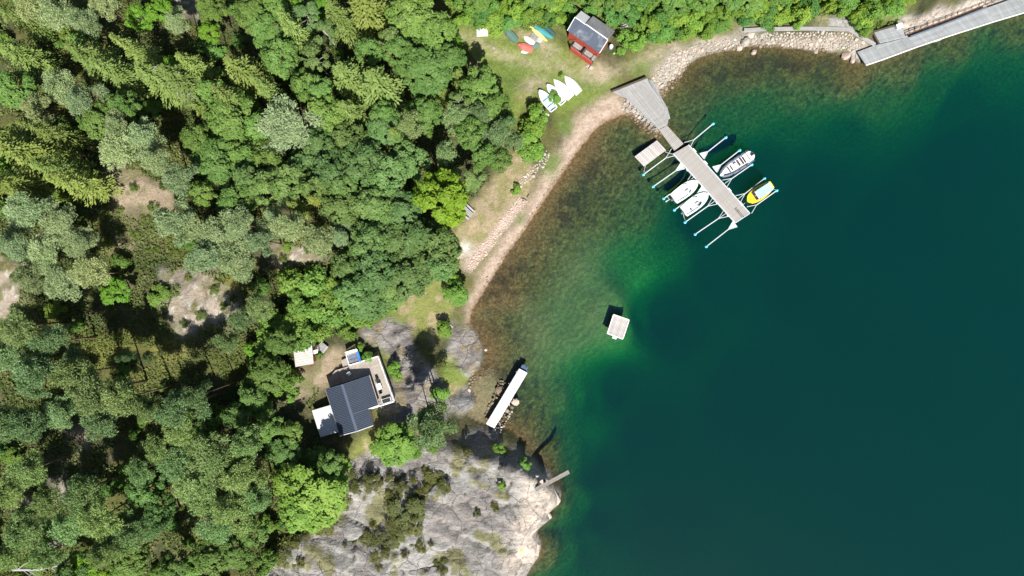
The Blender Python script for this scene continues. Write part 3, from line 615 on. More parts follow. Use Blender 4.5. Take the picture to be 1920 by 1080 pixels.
for k in range(8):
    u = -hl+2.4+k*.53; b = MB(); b.add(*((lambda p: (p, [(0,1,3,2),(4,6,7,5),(0,2,6,4),(1,5,7,3),(0,4,5,1),(2,3,7,6)]))([F.p(u+du, v, z+dz) for dz in (0.003, .035) for v, z in ((-ROOF_S-.33, 5.36), (-.14, 6.79)) for du in (-.035, .035)]))); b.build('seam', M['sheet'], rs)
b = MB(); b.tube(F.p(-hl-.03, 0, 6.66), F.p(-hl+2.05, 0, 6.66), .07); b.tube(F.p(-hl+2.05, -.02, 6.80), F.p(hl+.03, -.02, 6.80), .085); b.build('ridge_cap', M['white'], o)
for s in (-1, 1):
    b = MB()
    for v in (ROOF_S,):
        p0, p1 = F.p(s*(hl+.03), v, 5.2), F.p(s*(hl+.03), 0, 6.64); b.tube(p0, p1, .06, n=5)
    b.build('bargeboard', M['white'], o)
# balcony on the water side, with a red board parapet
FZ = 2.3
b = MB(); ubox(b, F, -1.45, 2.95, 3.08, 3.2, gz-.4, 3.15); bal = b.build('parapet', M['red'], o)
for k in range(16):
    b = MB(); b.box(F.p(-1.35+k*.285, 3.225, 2.0), (.07, .05, 2.2), F.rz); b.build('batten', M['red'], bal)
b = MB(); ubox(b, F, -1.55, 3.0, 3.26, 3.80, gz-.6, gz+.2); b.build('plinth', M['concrete'], o)
dk = MB(); ubox(dk, F, -1.44, 2.94, HW+.08, 3.07, FZ-.14, FZ-.04); deck = dk.build('balcony_floor', M['beam'], o)
pol = [(q.x, q.y) for q in (F.p(-1.44, HW+.1, 0), F.p(2.94, HW+.1, 0), F.p(2.94, 3.06, 0), F.p(-1.44, 3.06, 0))]
planks(deck, pol, (F.u.x, F.u.y), 0.2, FZ+.02, 0.04, M['plank'], seed=3)
b = MB(); ubox(b, F, .62, .84, HW+.08, 3.06, FZ+.03, FZ+.9); b.build('divider', M['beam'], o)
for u in (-1.42, .75, 2.92):
    b = MB(); b.box(F.p(u, 3.1, 2.9), (.16, .16, 1.5), F.rz); b.build('post', M['beam'], o)
for v0, v1, u0, u1 in ((3.1, 3.1, -1.42, 2.92), (HW+.1, 3.1, -1.42, -1.42), (HW+.1, 3.1, 2.92, 2.92)):
    b = MB(); b.tube(F.p(u0, v0, 3.4), F.p(u1, v1, 3.4), .055, n=4); b.build('handrail', M['beam'], o)
b = MB(); b.box(F.p(3.15, 3.6, 1.4), (.5, .6, .7), F.rz); b.build('step', M['concrete'], o)

# --- cabin with black standing-seam roof on the rock
a, b_ = P(641.6, 721, 8.0), P(668.7, 807, 8.0); K0 = (a.x, a.y)
o = thing('cabin', 'summer cabin with black ribbed metal roof standing on bare rock above the jetty', 'house', (a.x, a.y, 0))
F = loc_frame(((b_-a).x, (b_-a).y)); F.v = Vector((-F.u.y, F.u.x, 0)); LN = 7.6; FC = F   # v towards the water (east)
gz = 4.1
zl = lambda v: 8.0-0.34*abs(v)
b = MB(); ubox(b, F, .25, LN-.25, -2.75, 2.2, gz, 6.95); wl_ = b.build('wall', M['cream'], o)
for e in (.25, LN-.25):
    pts = [F.p(e, -2.75, 6.95), F.p(e, 2.2, 6.95), F.p(e, 0, 7.82)]; q = [p+F.u*(.1 if e < 1 else -.1) for p in pts]
    b = MB(); b.add(pts+q, [(0, 1, 2), (5, 4, 3), (0, 3, 4, 1), (1, 4, 5, 2), (2, 5, 3, 0)]); b.build('gable', M['redtarp'], o)
for u in (1.2, 3.0, 6.2):
    b = MB(); b.box(F.p(u, 2.22, 6.1), (.9, .06, 1.0), F.rz); w_ = b.build('window', M['white'], o); b = MB(); b.box(F.p(u, 2.26, 6.1), (.72, .03, .8), F.rz); b.build('pane', M['glass'], w_)
b = MB(); b.box(F.p(.22, 1.2, 6.05), (.06, .95, 1.9), F.rz); dr = b.build('door', M['white'], o); b = MB(); b.ball(F.p(.16, .85, 6.0), .05); b.build('handle', M['dark'], dr)
def ribbed(u0, u1, v0, v1, nm):
    b = MB(); slab(b, [F.p(u0, v0, zl(v0)), F.p(u0, v1, zl(v1)), F.p(u1, v1, zl(v1)), F.p(u1, v0, zl(v0))], .07)
    n = int((u1-u0)/.255)
    for k in range(n+1):
        u = u0+.05+k*(u1-u0-.1)/n
        vs = [F.p(u+du, v, zl(v)+dz) for dz in (.002, .09) for v in (v0, v1) for du in (-.055, .055)]
        b.add(vs, [(0,1,3,2),(4,6,7,5),(0,2,6,4),(1,5,7,3),(0,4,5,1),(2,3,7,6)], 1)
    return b.build(nm, [M['slate'], M['slate_sheen']], o)
ribbed(0, LN+.1, -.03, -3.05, 'roof_slope'); ribbed(0, 4.95, .03, 4.15, 'roof_slope'); ribbed(4.97, LN+.1, .03, 2.5, 'roof_slope')
b = MB(); b.box(F.p(LN/2+.05, 0, 8.04), (LN+.14, .42, .06), F.rz); b.build('ridge_cap', M['slate_sheen'], o)
for u0, v0, u1, v1, mm in ((-.04, -3.05, LN+.14, -3.05, 'plank_tan'), (LN+.14, -3.1, LN+.14, 0, 'white'), (LN+.14, 0, LN+.14, 2.5, 'white'), (4.97, 2.55, LN+.14, 2.55, 'beam'), (5.0, 2.55, 5.0, 4.2, 'white'), (-.04, 4.2, 4.97, 4.2, 'plank_tan'), (-.04, 0, -.04, 4.2, 'slate'), (-.04, -3.05, -.04, 0, 'slate')):
    b = MB(); b.tube(F.p(u0, v0, zl(v0)-.05), F.p(u1, v1, zl(v1)-.05), .065, n=4); b.build('fascia', M[mm], o)
for u in (.3, 2.6, 4.8):
    b = MB(); b.box(F.p(u, 3.95, 5.9), (.12, .12, 1.5), F.rz); b.build('post', M['cream'], o)
# white lean-to roof on the uphill side
b = MB(); slab(b, [F.p(2.66, -6.5, 5.75), F.p(2.66, -3.02, 6.35), F.p(7.15, -3.02, 6.35), F.p(7.15, -6.5, 5.75)], .1); lt = b.build('lean_to_roof', M['sheet_white'], o)
for k in range(17):
    u = 2.75+k*.27; b = MB(); b.tube(F.p(u, -6.45, 5.76), F.p(u, -3.1, 6.34), .035, n=4); b.build('rib', M['sheet_white'], lt)
b = MB(); ubox(b, F, 2.8, 7.0, -6.3, -2.76, gz-.3, 5.68); b.build('lean_to_wall', M['cream'], o)
# --- deck round the cabin
o = thing('timber_deck', 'raised tan timber deck with white edge boards wrapping round the black-roofed cabin', 'deck', (K0[0], K0[1], 0)); DZ = 5.25
main = [F.p(*q, 0) for q in ((-2.35, -.6), (-2.35, 6.1), (5.15, 6.4), (5.15, 2.3), (-.05, 2.25), (-.05, -.6))]
planks(o, [(q.x, q.y) for q in main], (F.u.x, F.u.y), 0.21, DZ, 0.05, M['plank_tan'], seed=5)
leftp = [F.p(*q, 0) for q in ((-1.4, -2.6), (-2.35, -1.2), (-2.35, -.62), (-.05, -.62), (-.05, -2.9))]
planks(o, [(q.x, q.y) for q in leftp], (F.u.x, F.u.y), 0.21, DZ-.3, 0.05, M['plank_tan'], seed=6)
for p0, p1 in (((-2.45, 1.3), (-2.45, 6.2)), ((-2.45, 6.2), (5.2, 6.52)), ((5.28, 6.5), (5.28, 2.6))):
    q0, q1 = F.p(*p0, 0), F.p(*p1, 0); d = q1-q0; b = MB(); b.box((q0+q1)/2+Vector((0, 0, 5.0)), (d.length, .16, .75), math.atan2(d.y, d.x)); b.build('edge_board', M['white'], o)
    for k in range(5):
        q = q0.lerp(q1, (k+.5)/5); b = MB(); b.box(q+Vector((0, 0, 4.3)), (.14, .14, 1.4), F.rz); b.build('post', M['beam'], o)
    b = MB(); b.tube(q0+Vector((0, 0, 6.2)), q1+Vector((0, 0, 6.2)), .03, n=4)
    for k in range(6): q = q0.lerp(q1, k/5); b.tube(q+Vector((0, 0, 5.2)), q+Vector((0, 0, 6.2)), .022, n=4)
    b.build('railing', M['galv'], o)
# stair landing with white bench, blue panel and grey mat
o = thing('stair_landing', 'small landing with white bench and bright blue side panel at the head of the deck', 'landing', (K0[0], K0[1], 0))
planks(o, [(q.x, q.y) for q in (F.p(-4.3, 1.45, 0), F.p(-2.46, 1.45, 0), F.p(-2.46, 3.1, 0), F.p(-4.3, 3.1, 0))], (F.u.x, F.u.y), 0.2, 5.1, .05, M['plank'], seed=8)
for v in (1.6, 1.95):
    pass
b = MB(); b.box(F.p(-4.42, 2.35, 5.5), (.34, 1.95, .12), F.rz); b.build('bench_seat', M['white'], o)
b = MB(); b.box(F.p(-4.66, 2.35, 5.75), (.08, 1.95, .5), F.rz); b.build('bench_back', M['white'], o)
b = MB(); b.box(F.p(-4.4, 1.6, 5.2), (.3, .1, .5), F.rz); b.box(F.p(-4.4, 3.1, 5.2), (.3, .1, .5), F.rz); b.build('bench_leg', M['white'], o)
b = MB(); b.box(F.p(-3.35, 3.25, 5.5), (1.75, .38, .1), F.rz, rx=0.25); b.build('side_panel', M['blue'], o)
b = MB(); b.box(F.p(-3.35, 1.38, 5.4), (1.8, .12, .6), F.rz); b.build('side_board', M['white'], o)
b = MB(); b.box(F.p(-3.2, 2.2, 5.125), (1.45, 1.35, .03), F.rz); b.build('mat', M['tubgrey'], o)
o = thing('wooden_step', 'pale wooden step platform on the rock beside the white bench', 'step', (K0[0], K0[1], 0))
planks(o, [(q.x, q.y) for q in (F.p(-3.6, .2, 0), F.p(-2.45, .15, 0), F.p(-2.45, 1.25, 0), F.p(-3.75, 1.3, 0))], (F.v.x, F.v.y), 0.2, 4.95, .06, M['plank_tan'], seed=9)

def chair(loc, rz, mat, label, group='deck chairs by the cabin'):
    o = thing('chair', label, 'chair', loc, group, rz)
    b = MB(); b.box((0, 0, .43), (.48, .46, .05)); b.build('seat', mat, o)
    b = MB(); b.box((-.25, 0, .70), (.05, .46, .5)); b.build('backrest', mat, o)
    for x in (-.2, .2):
        for y in (-.19, .19): b = MB(); b.tube((x, y, 0), (x, y, .42), .025, n=5); b.build('leg', mat, o)
    for y in (-.25, .25): b = MB(); b.box((0, y, .62), (.42, .05, .04)); b.build('armrest', mat, o)
def table(loc, rz, size, mat, label, nm='table', h=.72):
    o = thing(nm, label, 'table', loc, None, rz); b = MB(); b.box((0, 0, h), (size[0], size[1], .05)); b.build('tabletop', mat, o)
    for x in (-1, 1):
        for y in (-1, 1): b = MB(); b.tube((x*size[0]*.42, y*size[1]*.42, 0), (x*size[0]*.42, y*size[1]*.42, h-.02), .035, n=5); b.build('leg', mat, o)
    return o
FW = lambda u, v, z: Vector((K0[0], K0[1], 0))+F.p(u, v, z)
chair(FW(-1.2, 1.0, DZ), F.rz+.4, M['white'], 'white garden chair in the shade on the cabin deck')
o = thing('parasol_base', 'small round white parasol base on the shaded cabin deck', 'parasol base', FW(-.75, -.2, DZ-.3)); b = MB(); b.path([(0, 0, .02), (0, 0, .1)], [.26, .22], 12); b.build('foot', M['white'], o); b = MB(); b.tube((0, 0, .1), (0, 0, .5), .03); b.build('socket', M['white'], o)
table(FW(2.2, 5.0, DZ), F.rz, (1.0, .7), M['white'], 'white table on the sunny side of the cabin deck')
chair(FW(1.2, 4.95, DZ), F.rz, M['dark'], 'dark chair above the white table on the sunny deck')
chair(FW(3.1, 4.9, DZ), F.rz+3.1, M['dark'], 'dark chair below the white table on the sunny deck')
o = thing('planter_box', 'white planter box closing the lower end of the sunny deck', 'planter', FW(4.7, 5.4, DZ), None, F.rz)
b = MB(); b.box((0, 0, .3), (.75, 1.5, .55)); b.build('trough', M['white'], o); b = MB(); b.box((0, 0, .59), (.6, 1.35, .06)); b.build('liner', M['dark'], o)
# --- white-roofed shed
o_xy = P(568, 664.5, 8.0); o = thing('shed', 'small shed with stained white sheet roof and a red board corner among bushes', 'shed', (o_xy.x, o_xy.y, 0))
cs = [P(px, py, z)-Vector((o_xy.x, o_xy.y, 0)) for px, py, z in ((549, 647.5, 7.7), (583.8, 639.6, 8.2), (587.5, 681.7, 8.2), (554, 688, 7.7))]
b = MB(); slab(b, cs[::-1], .1); rf = b.build('roof', M['shed_white'], o)
for k in range(9):
    t_ = (k+.5)/9; b = MB(); b.tube(cs[0].lerp(cs[3], t_)+Vector((0, 0, .02)), cs[1].lerp(cs[2], t_)+Vector((0, 0, .02)), .03, n=4); b.build('rib', M['shed_white'], rf)
cen = sum(cs, Vector())/4; ins = [Vector((c.x*.86+cen.x*.14, c.y*.86+cen.y*.14, c.z)) for c in cs]
b = MB(); b.prism([(c.x, c.y) for c in ins], 5.3, [c.z-.12 for c in ins]); b.build('wall', M['red'], o)
d = cs[2]-cs[3]; b = MB(); b.box(cs[3].lerp(cs[2], .82)-Vector((0, .05, .25)), (.95, .1, .45), math.atan2(d.y, d.x)); b.build('red_board', M['red'], o)
q0 = cs[1]; b = MB(); b.tube(cs[1], cs[2], .06, n=4); b.build('gutter', M['galv'], o)
o = thing('lean_to_canopy', 'little white sheet canopy beside the white-roofed shed', 'canopy', G(593, 662))
b = MB(); slab(b, [Vector((-.7, -.25, 1.7)), Vector((-.55, .45, 1.8)), Vector((.75, .75, 1.8)), Vector((.7, .15, 1.7))][::-1], .05); b.build('sheet', M['sheet_white'], o)
for x, y in ((-.55, -.15), (-.45, .35), (.6, .6), (.6, .15)): b = MB(); b.tube((x, y, -.2), (x, y, 1.7), .04, n=5); b.build('post', M['beam'], o)
o = thing('log_stack', 'stack of split grey boards between the white-roofed shed and the cabin', 'board stack', G(605, 652), None, .9)
for k in range(7): b = MB(); b.box((0, -.6+k*.2, .25+.12*(k % 2)), (1.5, .17, .3), 0); b.build('board', M['plank'], o)
# flagpole by the cabin
o = thing('flagpole', 'slim white flagpole standing on the rock north of the cabin deck', 'flagpole', G(671, 655))
b = MB(); b.path([(0, 0, -.3), (0, 0, 4), (0, 0, 8.0)], [.07, .06, .035], 8); b.build('pole', M['white'], o); b = MB(); b.ball((0, 0, 8.06), .09); b.build('finial', M['white'], o); b = MB(); b.box((0, 0, .1), (.4, .4, .5)); b.build('footing', M['concrete'], o)

# ---------------------------------------------------------------- jetties, pier and boardwalk
def piles(o, pts, ztop, r=.13, zb=None, mat='beam'):
    for x, y in pts:
        wx, wy = x+o.location.x, y+o.location.y
        b = MB(); b.tube((x, y, (ground(wx, wy)-.5) if zb is None else zb), (x, y, ztop), r, n=7); b.build('pile', M[mat], o)
def loc_poly(o, pix, z): return [(p.x-o.location.x, p.y-o.location.y) for p in (P(x, y, z) for x, y in pix)]

# landing stage where the pier meets the shore
c = P(1205, 190, 1.35); o = thing('landing_stage', 'wide grey plank landing stage tapering from the beach towards the pier', 'landing stage', (c.x, c.y, 0))
pl = loc_poly(o, [(1147, 171.5), (1213, 145), (1219, 158), (1249, 205), (1254, 222), (1251, 235), (1236, 242), (1213, 221), (1176, 186)], 1.35)
ud = P(1244, 238)-P(1180, 158); planks(o, pl, (ud.x, ud.y), 0.24, 1.35, .07, M['plank'], seed=11, gap=.025)
lo = loc_poly(o, [(1220, 158), (1216, 148), (1222, 150), (1250, 200), (1247, 203)], 1.0); planks(o, lo, ((P(1250, 200)-P(1222, 150)).x, (P(1250, 200)-P(1222, 150)).y), .3, .98, .07, M['plank_grey'], seed=12)
lo = loc_poly(o, [(1241, 203), (1251, 200), (1257, 222), (1252, 224)], .7); 
b = MB(); b.prism(lo, .45, .62); b.build('lower_step', M['plank_grey'], o)
d = P(1213, 145, 1.5)-P(1147, 171.5, 1.5); m_ = (P(1213, 145, 1.5)+P(1147, 171.5, 1.5))/2; b = MB(); b.box((m_.x-c.x, m_.y-c.y, 1.42), (d.length, .28, .3), math.atan2(d.y, d.x)); b.build('kerb_beam', M['beam'], o)
for k in range(9):   # slanting stays along the west edge
    t_ = k/8; e = P(1178+(1232-1178)*t_, 190+(240-190)*t_, 1.2); f = P(1170+(1222-1170)*t_, 196+(243-196)*t_, .3); b = MB(); b.tube((e.x-c.x, e.y-c.y, 1.3), (f.x-c.x, f.y-c.y, .1), .07, n=5); b.build('stay', M['galv'], o)
e, f = P(1175, 187, 1.9), P(1236, 243, 1.9); b = MB(); b.tube((e.x-c.x, e.y-c.y, 1.95), (f.x-c.x, f.y-c.y, 1.95), .03, n=5)
for k in range(7): q = e.lerp(f, k/6); b.tube((q.x-c.x, q.y-c.y, 1.3), (q.x-c.x, q.y-c.y, 1.95), .03, n=5)
b.build('railing', M['galv'], o)
piles(o, loc_poly(o, [(1180, 178), (1205, 165), (1200, 195), (1222, 190), (1222, 218), (1240, 212), (1244, 232)], 1.35), 1.27)
# gangway
c = P(1258, 262, .9); o = thing('gangway', 'narrow plank gangway between the landing stage and the floating pier', 'gangway', (c.x, c.y, 0))
pl = loc_poly(o, [(1236, 243), (1250.5, 236), (1281, 270), (1265, 282)], .95); ud = P(1275, 276)-P(1243, 239)
planks(o, pl, (-ud.y, ud.x), .26, .98, .06, M['plank_pale'], seed=13)
for A_, B_ in (((1236, 243), (1265, 282)), ((1250.5, 236), (1281, 270))):
    e, f = P(*A_, .9), P(*B_, .9); b = MB(); b.box(((e.x+f.x)/2-c.x, (e.y+f.y)/2-c.y, .84), ((f-e).length, .12, .16), math.atan2((f-e).y, (f-e).x)); b.build('side_beam', M['plank_pale'], o)
# floating pier
c = P(1335, 345, .55); o = thing('floating_pier', 'long pale floating pier with mooring booms on both sides', 'pier', (c.x, c.y, 0))
pix = [(1262, 288), (1291, 271.5), (1406, 400), (1378.5, 418)]
pl = loc_poly(o, pix, .6); ud = P(1392, 409)-P(1276, 280); planks(o, pl, (-ud.y, ud.x), .30, .62, .08, M['plank_pale'], seed=14, gap=.02, dz=.005)
b = MB(); b.prism(loc_poly(o, [(1263, 288.5), (1290.5, 273), (1404.5, 400), (1378.5, 416.5)], .5), -.35, .5); b.build('float_body', M['concrete'], o)
for side in (((1262, 288), (1378.5, 418)), ((1291, 271.5), (1406, 400)), ((1378.5, 418), (1406, 400))):
    e, f = P(*side[0], .6), P(*side[1], .6); d = f-e; b = MB(); b.box(((e.x+f.x)/2-c.x, (e.y+f.y)/2-c.y, .56), (d.length, .14, .22), math.atan2(d.y, d.x)); b.build('rubbing_strake', M['galv'], o)
un = Vector((ud.x, ud.y, 0)).normalized(); vn = Vector((-un.y, un.x, 0)); rzp = math.atan2(un.y, un.x)
q0 = P(1380, 392, .62)
for k in range(8):
    q = q0+un*(k*.27-.1); b = MB(); b.box((q.x-c.x, q.y-c.y, .635), (.10, .48, .02), rzp+.25); b.build('drain_slot', M['dark'], o)
for px, py in ((1301, 283), (1322, 306), (1367, 357), (1389, 383), (1290, 318), (1318, 349), (1345, 379), (1366, 403)):   # steps and cleat plates proud of the edge
    q = P(px, py, .6); s_ = 1 if (q-P(1335, 345, .6)).dot(vn) > 0 else -1; q = q+vn*s_*.12
    b = MB(); b.box((q.x-c.x, q.y-c.y, .60), (.75 if s_ > 0 else .35, .26, .12), rzp); b.build('cleat_plate', M['white'], o)
# mooring booms
booms = [((1289, 272), (1337, 232), 'tri', 'first mooring boom on the seaward side, next to the gangway'), ((1316, 293), (1361, 257.5), 'plate', 'second mooring boom on the seaward side, with empty water on both sides'),
 ((1340, 318), (1387, 281.5), 'plate', 'mooring boom shading the uphill side of the grey inflatable'), ((1360, 343), (1409.5, 308.5), 'tri3', 'mooring boom along the outer side of the grey inflatable'),
 ((1385, 372), (1433.5, 334.5), 'tri3', 'mooring boom on the shoreward side of the yellow boat'), ((1406, 393), (1456.5, 357), 'tri', 'mooring boom along the outer side of the yellow boat'),
 ((1262, 286), (1206.5, 327), 'tri', 'beach-side mooring boom nearest the moored raft'), ((1280, 311), (1225, 349.5), 'plate', 'second beach-side mooring boom, with empty water on both sides'),
 ((1300, 333), (1244.5, 372), 'tri3', 'beach-side mooring boom on the upper side of the first white motorboat'), ((1320, 354), (1264.5, 393.5), 'plate', 'mooring boom between the two white motorboats'),
 ((1340, 377), (1284.5, 416.5), 'tri3', 'mooring boom on the lower side of the second white motorboat'), ((1361, 400), (1303.5, 439), 'tri3', 'beach-side mooring boom second from the outer end of the pier'),
 ((1378, 420), (1324.5, 462), 'plate', 'outermost mooring boom at the very end of the pier')]
for (ax, ay), (ex, ey), kd, lab in booms:
    A_, E_ = P(ax, ay, .5), P(ex, ey, .45); d = (E_-A_); d.z = 0; ln = d.length; u = d.normalized()
    o = thing('mooring_boom', lab, 'mooring boom', A_, 'mooring booms along the pier', math.atan2(u.y, u.x))
    f = .24*ln; b = MB(); b.tube((f, 0, .02), (ln-.15, 0, -.05), .095, n=8); b.build('pole', M['galv'], o)
    if kd == 'plate':
        b = MB(); b.prism([(-.05, -.60), (f, 0), (-.05, .60)], -.02, .06); b.build('bracket', M['galv'], o)
        b = MB()
        for k in (-1, 1): b.tube((0, k*.60, .08), (f+.1, 0, .08), .06, n=5)
        b.build('brace', M['galv'], o)
    else:
        b = MB()
        for k in ((-1, 1) if kd == 'tri' else (-1, 0, 1)): b.tube((-.15, k*.68, 0), (f+.05, 0, .02), .055, n=6)
        b.build('bracket', M['galv'], o)
    b = MB(); b.ball((ln, 0, -.12), (.28, .28, .34), 10, 6); b.tube((ln, 0, .1), (ln, 0, .34), .12, n=8); b.build('float', M['cyan'], o, smooth=True)
# rafts
c = P(1219, 287.5, .4); o = thing('moored_raft', 'grey plank raft tied beside the pier close to the gangway', 'raft', (c.x, c.y, 0))
pix = [(1231.7, 263), (1249, 281.7), (1207.5, 312.5), (1189.6, 293.8)]; pl = loc_poly(o, pix, .5); ud = P(1189.6, 293.8)-P(1207.5, 312.5)
planks(o, pl, (ud.x, ud.y), .36, .52, .06, M['plank_raft'], seed=15, gap=.03)
b = MB(); b.prism(loc_poly(o, [(1231.5, 264.5), (1247.5, 281.7), (1207.5, 311), (1191, 294)], .4), -.2, .44); b.build('float_body', M['beam'], o)
c = P(1158.5, 613, .4); o = thing('swimming_raft', 'square pale bathing raft anchored alone in the green water', 'raft', (c.x, c.y, 0))
pix = [(1150.4, 590), (1179.6, 600), (1168, 635), (1139, 625)]; pl = loc_poly(o, pix, .5); ud = P(1168, 635)-P(1179.6, 600)
planks(o, pl, (ud.x, ud.y), .26, .55, .05, M['plank_raft'], seed=16, gap=.035)
b = MB(); b.prism(loc_poly(o, [(1151, 591.5), (1178.5, 601), (1167.3, 634), (1140.2, 624.5)], .4), -.25, .48); b.build('float_body', M['beam'], o)
for e, f in (((1150.4, 590), (1179.6, 600)), ((1137.8, 624.8), (1168, 635.8)), ((1150.4, 590), (1139, 625)), ((1179.6, 600), (1168, 635))):
    e, f = P(*e, .6), P(*f, .6); d = f-e; b = MB(); b.box(((e.x+f.x)/2-c.x, (e.y+f.y)/2-c.y, .56), (d.length, .17, .14), math.atan2(d.y, d.x)); b.build('edge_board', M['plank_white'], o)
q = P(1152.5, 633, .5); b = MB(); b.box((q.x-c.x, q.y-c.y, .4), (.7, .45, .1), math.atan2((P(1168,635)-P(1139,625)).y, (P(1168,635)-P(1139,625)).x)); b.build('bathing_step', M['plank_white'], o)
# long white jetty
c = P(950, 745, 1.2); o = thing('jetty', 'long narrow sun-bleached white jetty running out from the headland', 'jetty', (c.x, c.y, 0))
pix = [(974, 691.4), (988.3, 699), (938, 785.5), (926, 803), (911.8, 795)]; pl = loc_poly(o, pix, 1.2); ud = P(981, 695)-P(920, 799)
planks(o, pl, (-ud.y, ud.x), .24, 1.2, .06, M['plank_white'], seed=17, gap=.015, dz=.004)
for e, f in (((974, 691.4), (911.8, 795)), ((988.3, 699), (926, 803))):
    e, f = P(*e, 1.2), P(*f, 1.2); d = f-e; mid = (e+f)/2; s_ = vn*0; b = MB(); b.box((mid.x-c.x, mid.y-c.y, 1.04), (d.length, .12, .18), math.atan2(d.y, d.x)); b.build('side_beam', M['plank_white'], o)
b = MB(); q = P(983, 690, .7); b.box((q.x-c.x, q.y-c.y, .68), (.85, 1.15, .08), math.atan2(ud.y, ud.x)); b.build('bathing_step', M['navy_step'], o)['label'] = 'dark blue step at the outer end'
b = MB()
for k in (-.35, .35):
    n_ = Vector((-ud.y, ud.x, 0)).normalized(); e = P(984, 688, .6)+n_*k; b.tube((e.x-c.x, e.y-c.y, -.8), (e.x-c.x, e.y-c.y, 1.5), .03, n=5)
b.build('ladder', M['galv'], o)
piles(o, loc_poly(o, [(978, 699), (983, 701), (960, 725), (968, 730), (945, 752), (952, 756), (925, 785), (934, 790)], 1.2), 1.12)
for px, py in ((968, 697), (954, 719)):
    q = P(px, py, 1.3); b = MB(); b.tube((q.x-c.x, q.y-c.y, .9), (q.x-c.x, q.y-c.y, 1.5), .06, n=6); b.build('mooring_post', M['galv'], o)
q = P(964, 742, 1.3); b = MB(); b.tube((q.x-c.x, q.y-c.y, 1.25), (q.x-c.x-.25, q.y-c.y+1.1, 1.28), .03, n=4); b.build('boat_hook', M['dark'], o)
# diving plank on the headland
zp = .2+max(ground(*(W(x_, y_, 4.0))) for x_, y_ in ((1004, 918), (1015, 912), (1026, 906), (1035, 901))); e, f = P(1003.5, 918.5, zp), P(1067, 884.5, zp); o = thing('diving_plank', 'grey diving plank jutting from the pink rock edge over deep water', 'plank', (0, 0, 0))
d = f-e; n_ = Vector((-d.y, d.x, 0)).normalized()
for k in (-1, 1):
    m_ = (e+f)/2+n_*k*.165; b = MB(); b.box((m_.x, m_.y, zp), (d.length, .31, .1), math.atan2(d.y, d.x)); b.build('board', M['plank_old'], o)
q = e.lerp(f, .3); b = MB(); b.box((q.x, q.y, (ground(q.x, q.y)+zp)/2-.08), (.3, .8, max(.1, zp-.1-ground(q.x, q.y))), math.atan2(d.y, d.x)); b.build('support', M['beam'], o)
# boardwalk under the cliff
c = P(1760, 62, 1.2); o = thing('boardwalk', 'broad grey plank quay curving along the foot of the cliff', 'quay', (c.x, c.y, 0))
up = [(1607.5, 97.5), (1640, 85), (1703, 70), (1760, 49), (1850, 15), (1905, -5), (2010, -40)]; dn = [(1623.8, 122.5), (1655, 112), (1720, 88), (1780, 67.5), (1866, 40), (1920, 24), (2025, -12)]
for k in range(len(up)-1):
    pl = loc_poly(o, [up[k], up[k+1], dn[k+1], dn[k]], 1.2); d = P(*dn[k+1])-P(*dn[k]); planks(o, pl, (d.x, d.y), .24, 1.2, .07, M['plank_grey'], seed=20+k, gap=.02, dz=.006)
    e, f = P(*dn[k], 1.2), P(*dn[k+1], 1.2); d = f-e; b = MB(); b.box(((e.x+f.x)/2-c.x, (e.y+f.y)/2-c.y, 1.15), (d.length, .16, .24), math.atan2(d.y, d.x)); b.build('edge_board', M['plank_white'], o)
pl = loc_poly(o, [(1637, 61), (1680, 48.5), (1686, 46), (1703, 69.5), (1647.5, 82)], 1.2); d = P(1703, 69.5)-P(1647.5, 82); planks(o, pl, (d.x, d.y), .24, 1.205, .07, M['plank_grey'], seed=30, gap=.02, dz=.006)
piles(o, loc_poly(o, [(1628, 116), (1650, 108), (1690, 94), (1730, 80), (1770, 66), (1810, 54), (1850, 41), (1890, 30)], 1.2), 1.12)
for px, py in ((1757, 74), (1819, 53)):
    q = P(px, py, .9); d = P(1780, 67.5)-P(1720, 88); b = MB(); b.box((q.x-c.x, q.y-c.y, .85), (1.3, .55, .1), math.atan2(d.y, d.x)); b.build('bathing_step', M['plank_white'], o)
o = thing('quay_fence', 'low rusty brown rail fence between the grey quay and the cliff', 'fence', (c.x, c.y, 0))
fl = [(1702, 64), (1735, 51), (1770, 38.5), (1805, 25), (1845, 9), (1880, -6)]; fz = 1.5
for k in range(len(fl)-1):
    e, f = P(*fl[k], 1.9), P(*fl[k+1], 1.9)
    for zz in (1.55, 1.95): b = MB(); b.tube((e.x-c.x, e.y-c.y, zz), (f.x-c.x, f.y-c.y, zz), .06, n=4); b.build('rail', M['rust'], o)
    for m_ in (0, .34, .67): q = e.lerp(f, m_); b = MB(); b.box((q.x-c.x, q.y-c.y, 1.35), (.13, .13, 1.5), .4); b.build('post', M['rust'], o)
fl2 = [(1707, 68.5), (1770, 45.5), (1850, 14)]
for k in range(2):
    e, f = P(*fl2[k], 1.5), P(*fl2[k+1], 1.5); d = f-e; b = MB(); b.box(((e.x+f.x)/2-c.x, (e.y+f.y)/2-c.y, 1.42), (d.length, .18, .34), math.atan2(d.y, d.x)); b.build('kickboard', M['tubgrey'], o)
o = thing('terrace_border', 'dark timber edging round the upper corner of the quay terrace', 'edging', (c.x, c.y, 0))
for e, f in (((1636, 60.5), (1680, 47)), ((1636, 60.5), (1648, 83))):
    e, f = P(*e, 1.3), P(*f, 1.3); d = f-e; b = MB(); b.box(((e.x+f.x)/2-c.x, (e.y+f.y)/2-c.y, 1.25), (d.length, .26, .45), math.atan2(d.y, d.x)); b.build('beam', M['beam'], o)
o = thing('storage_box', 'white lidded storage box at the back of the quay terrace', 'box', P(1683, 51, 1.2)); o.rotation_euler.z = .35
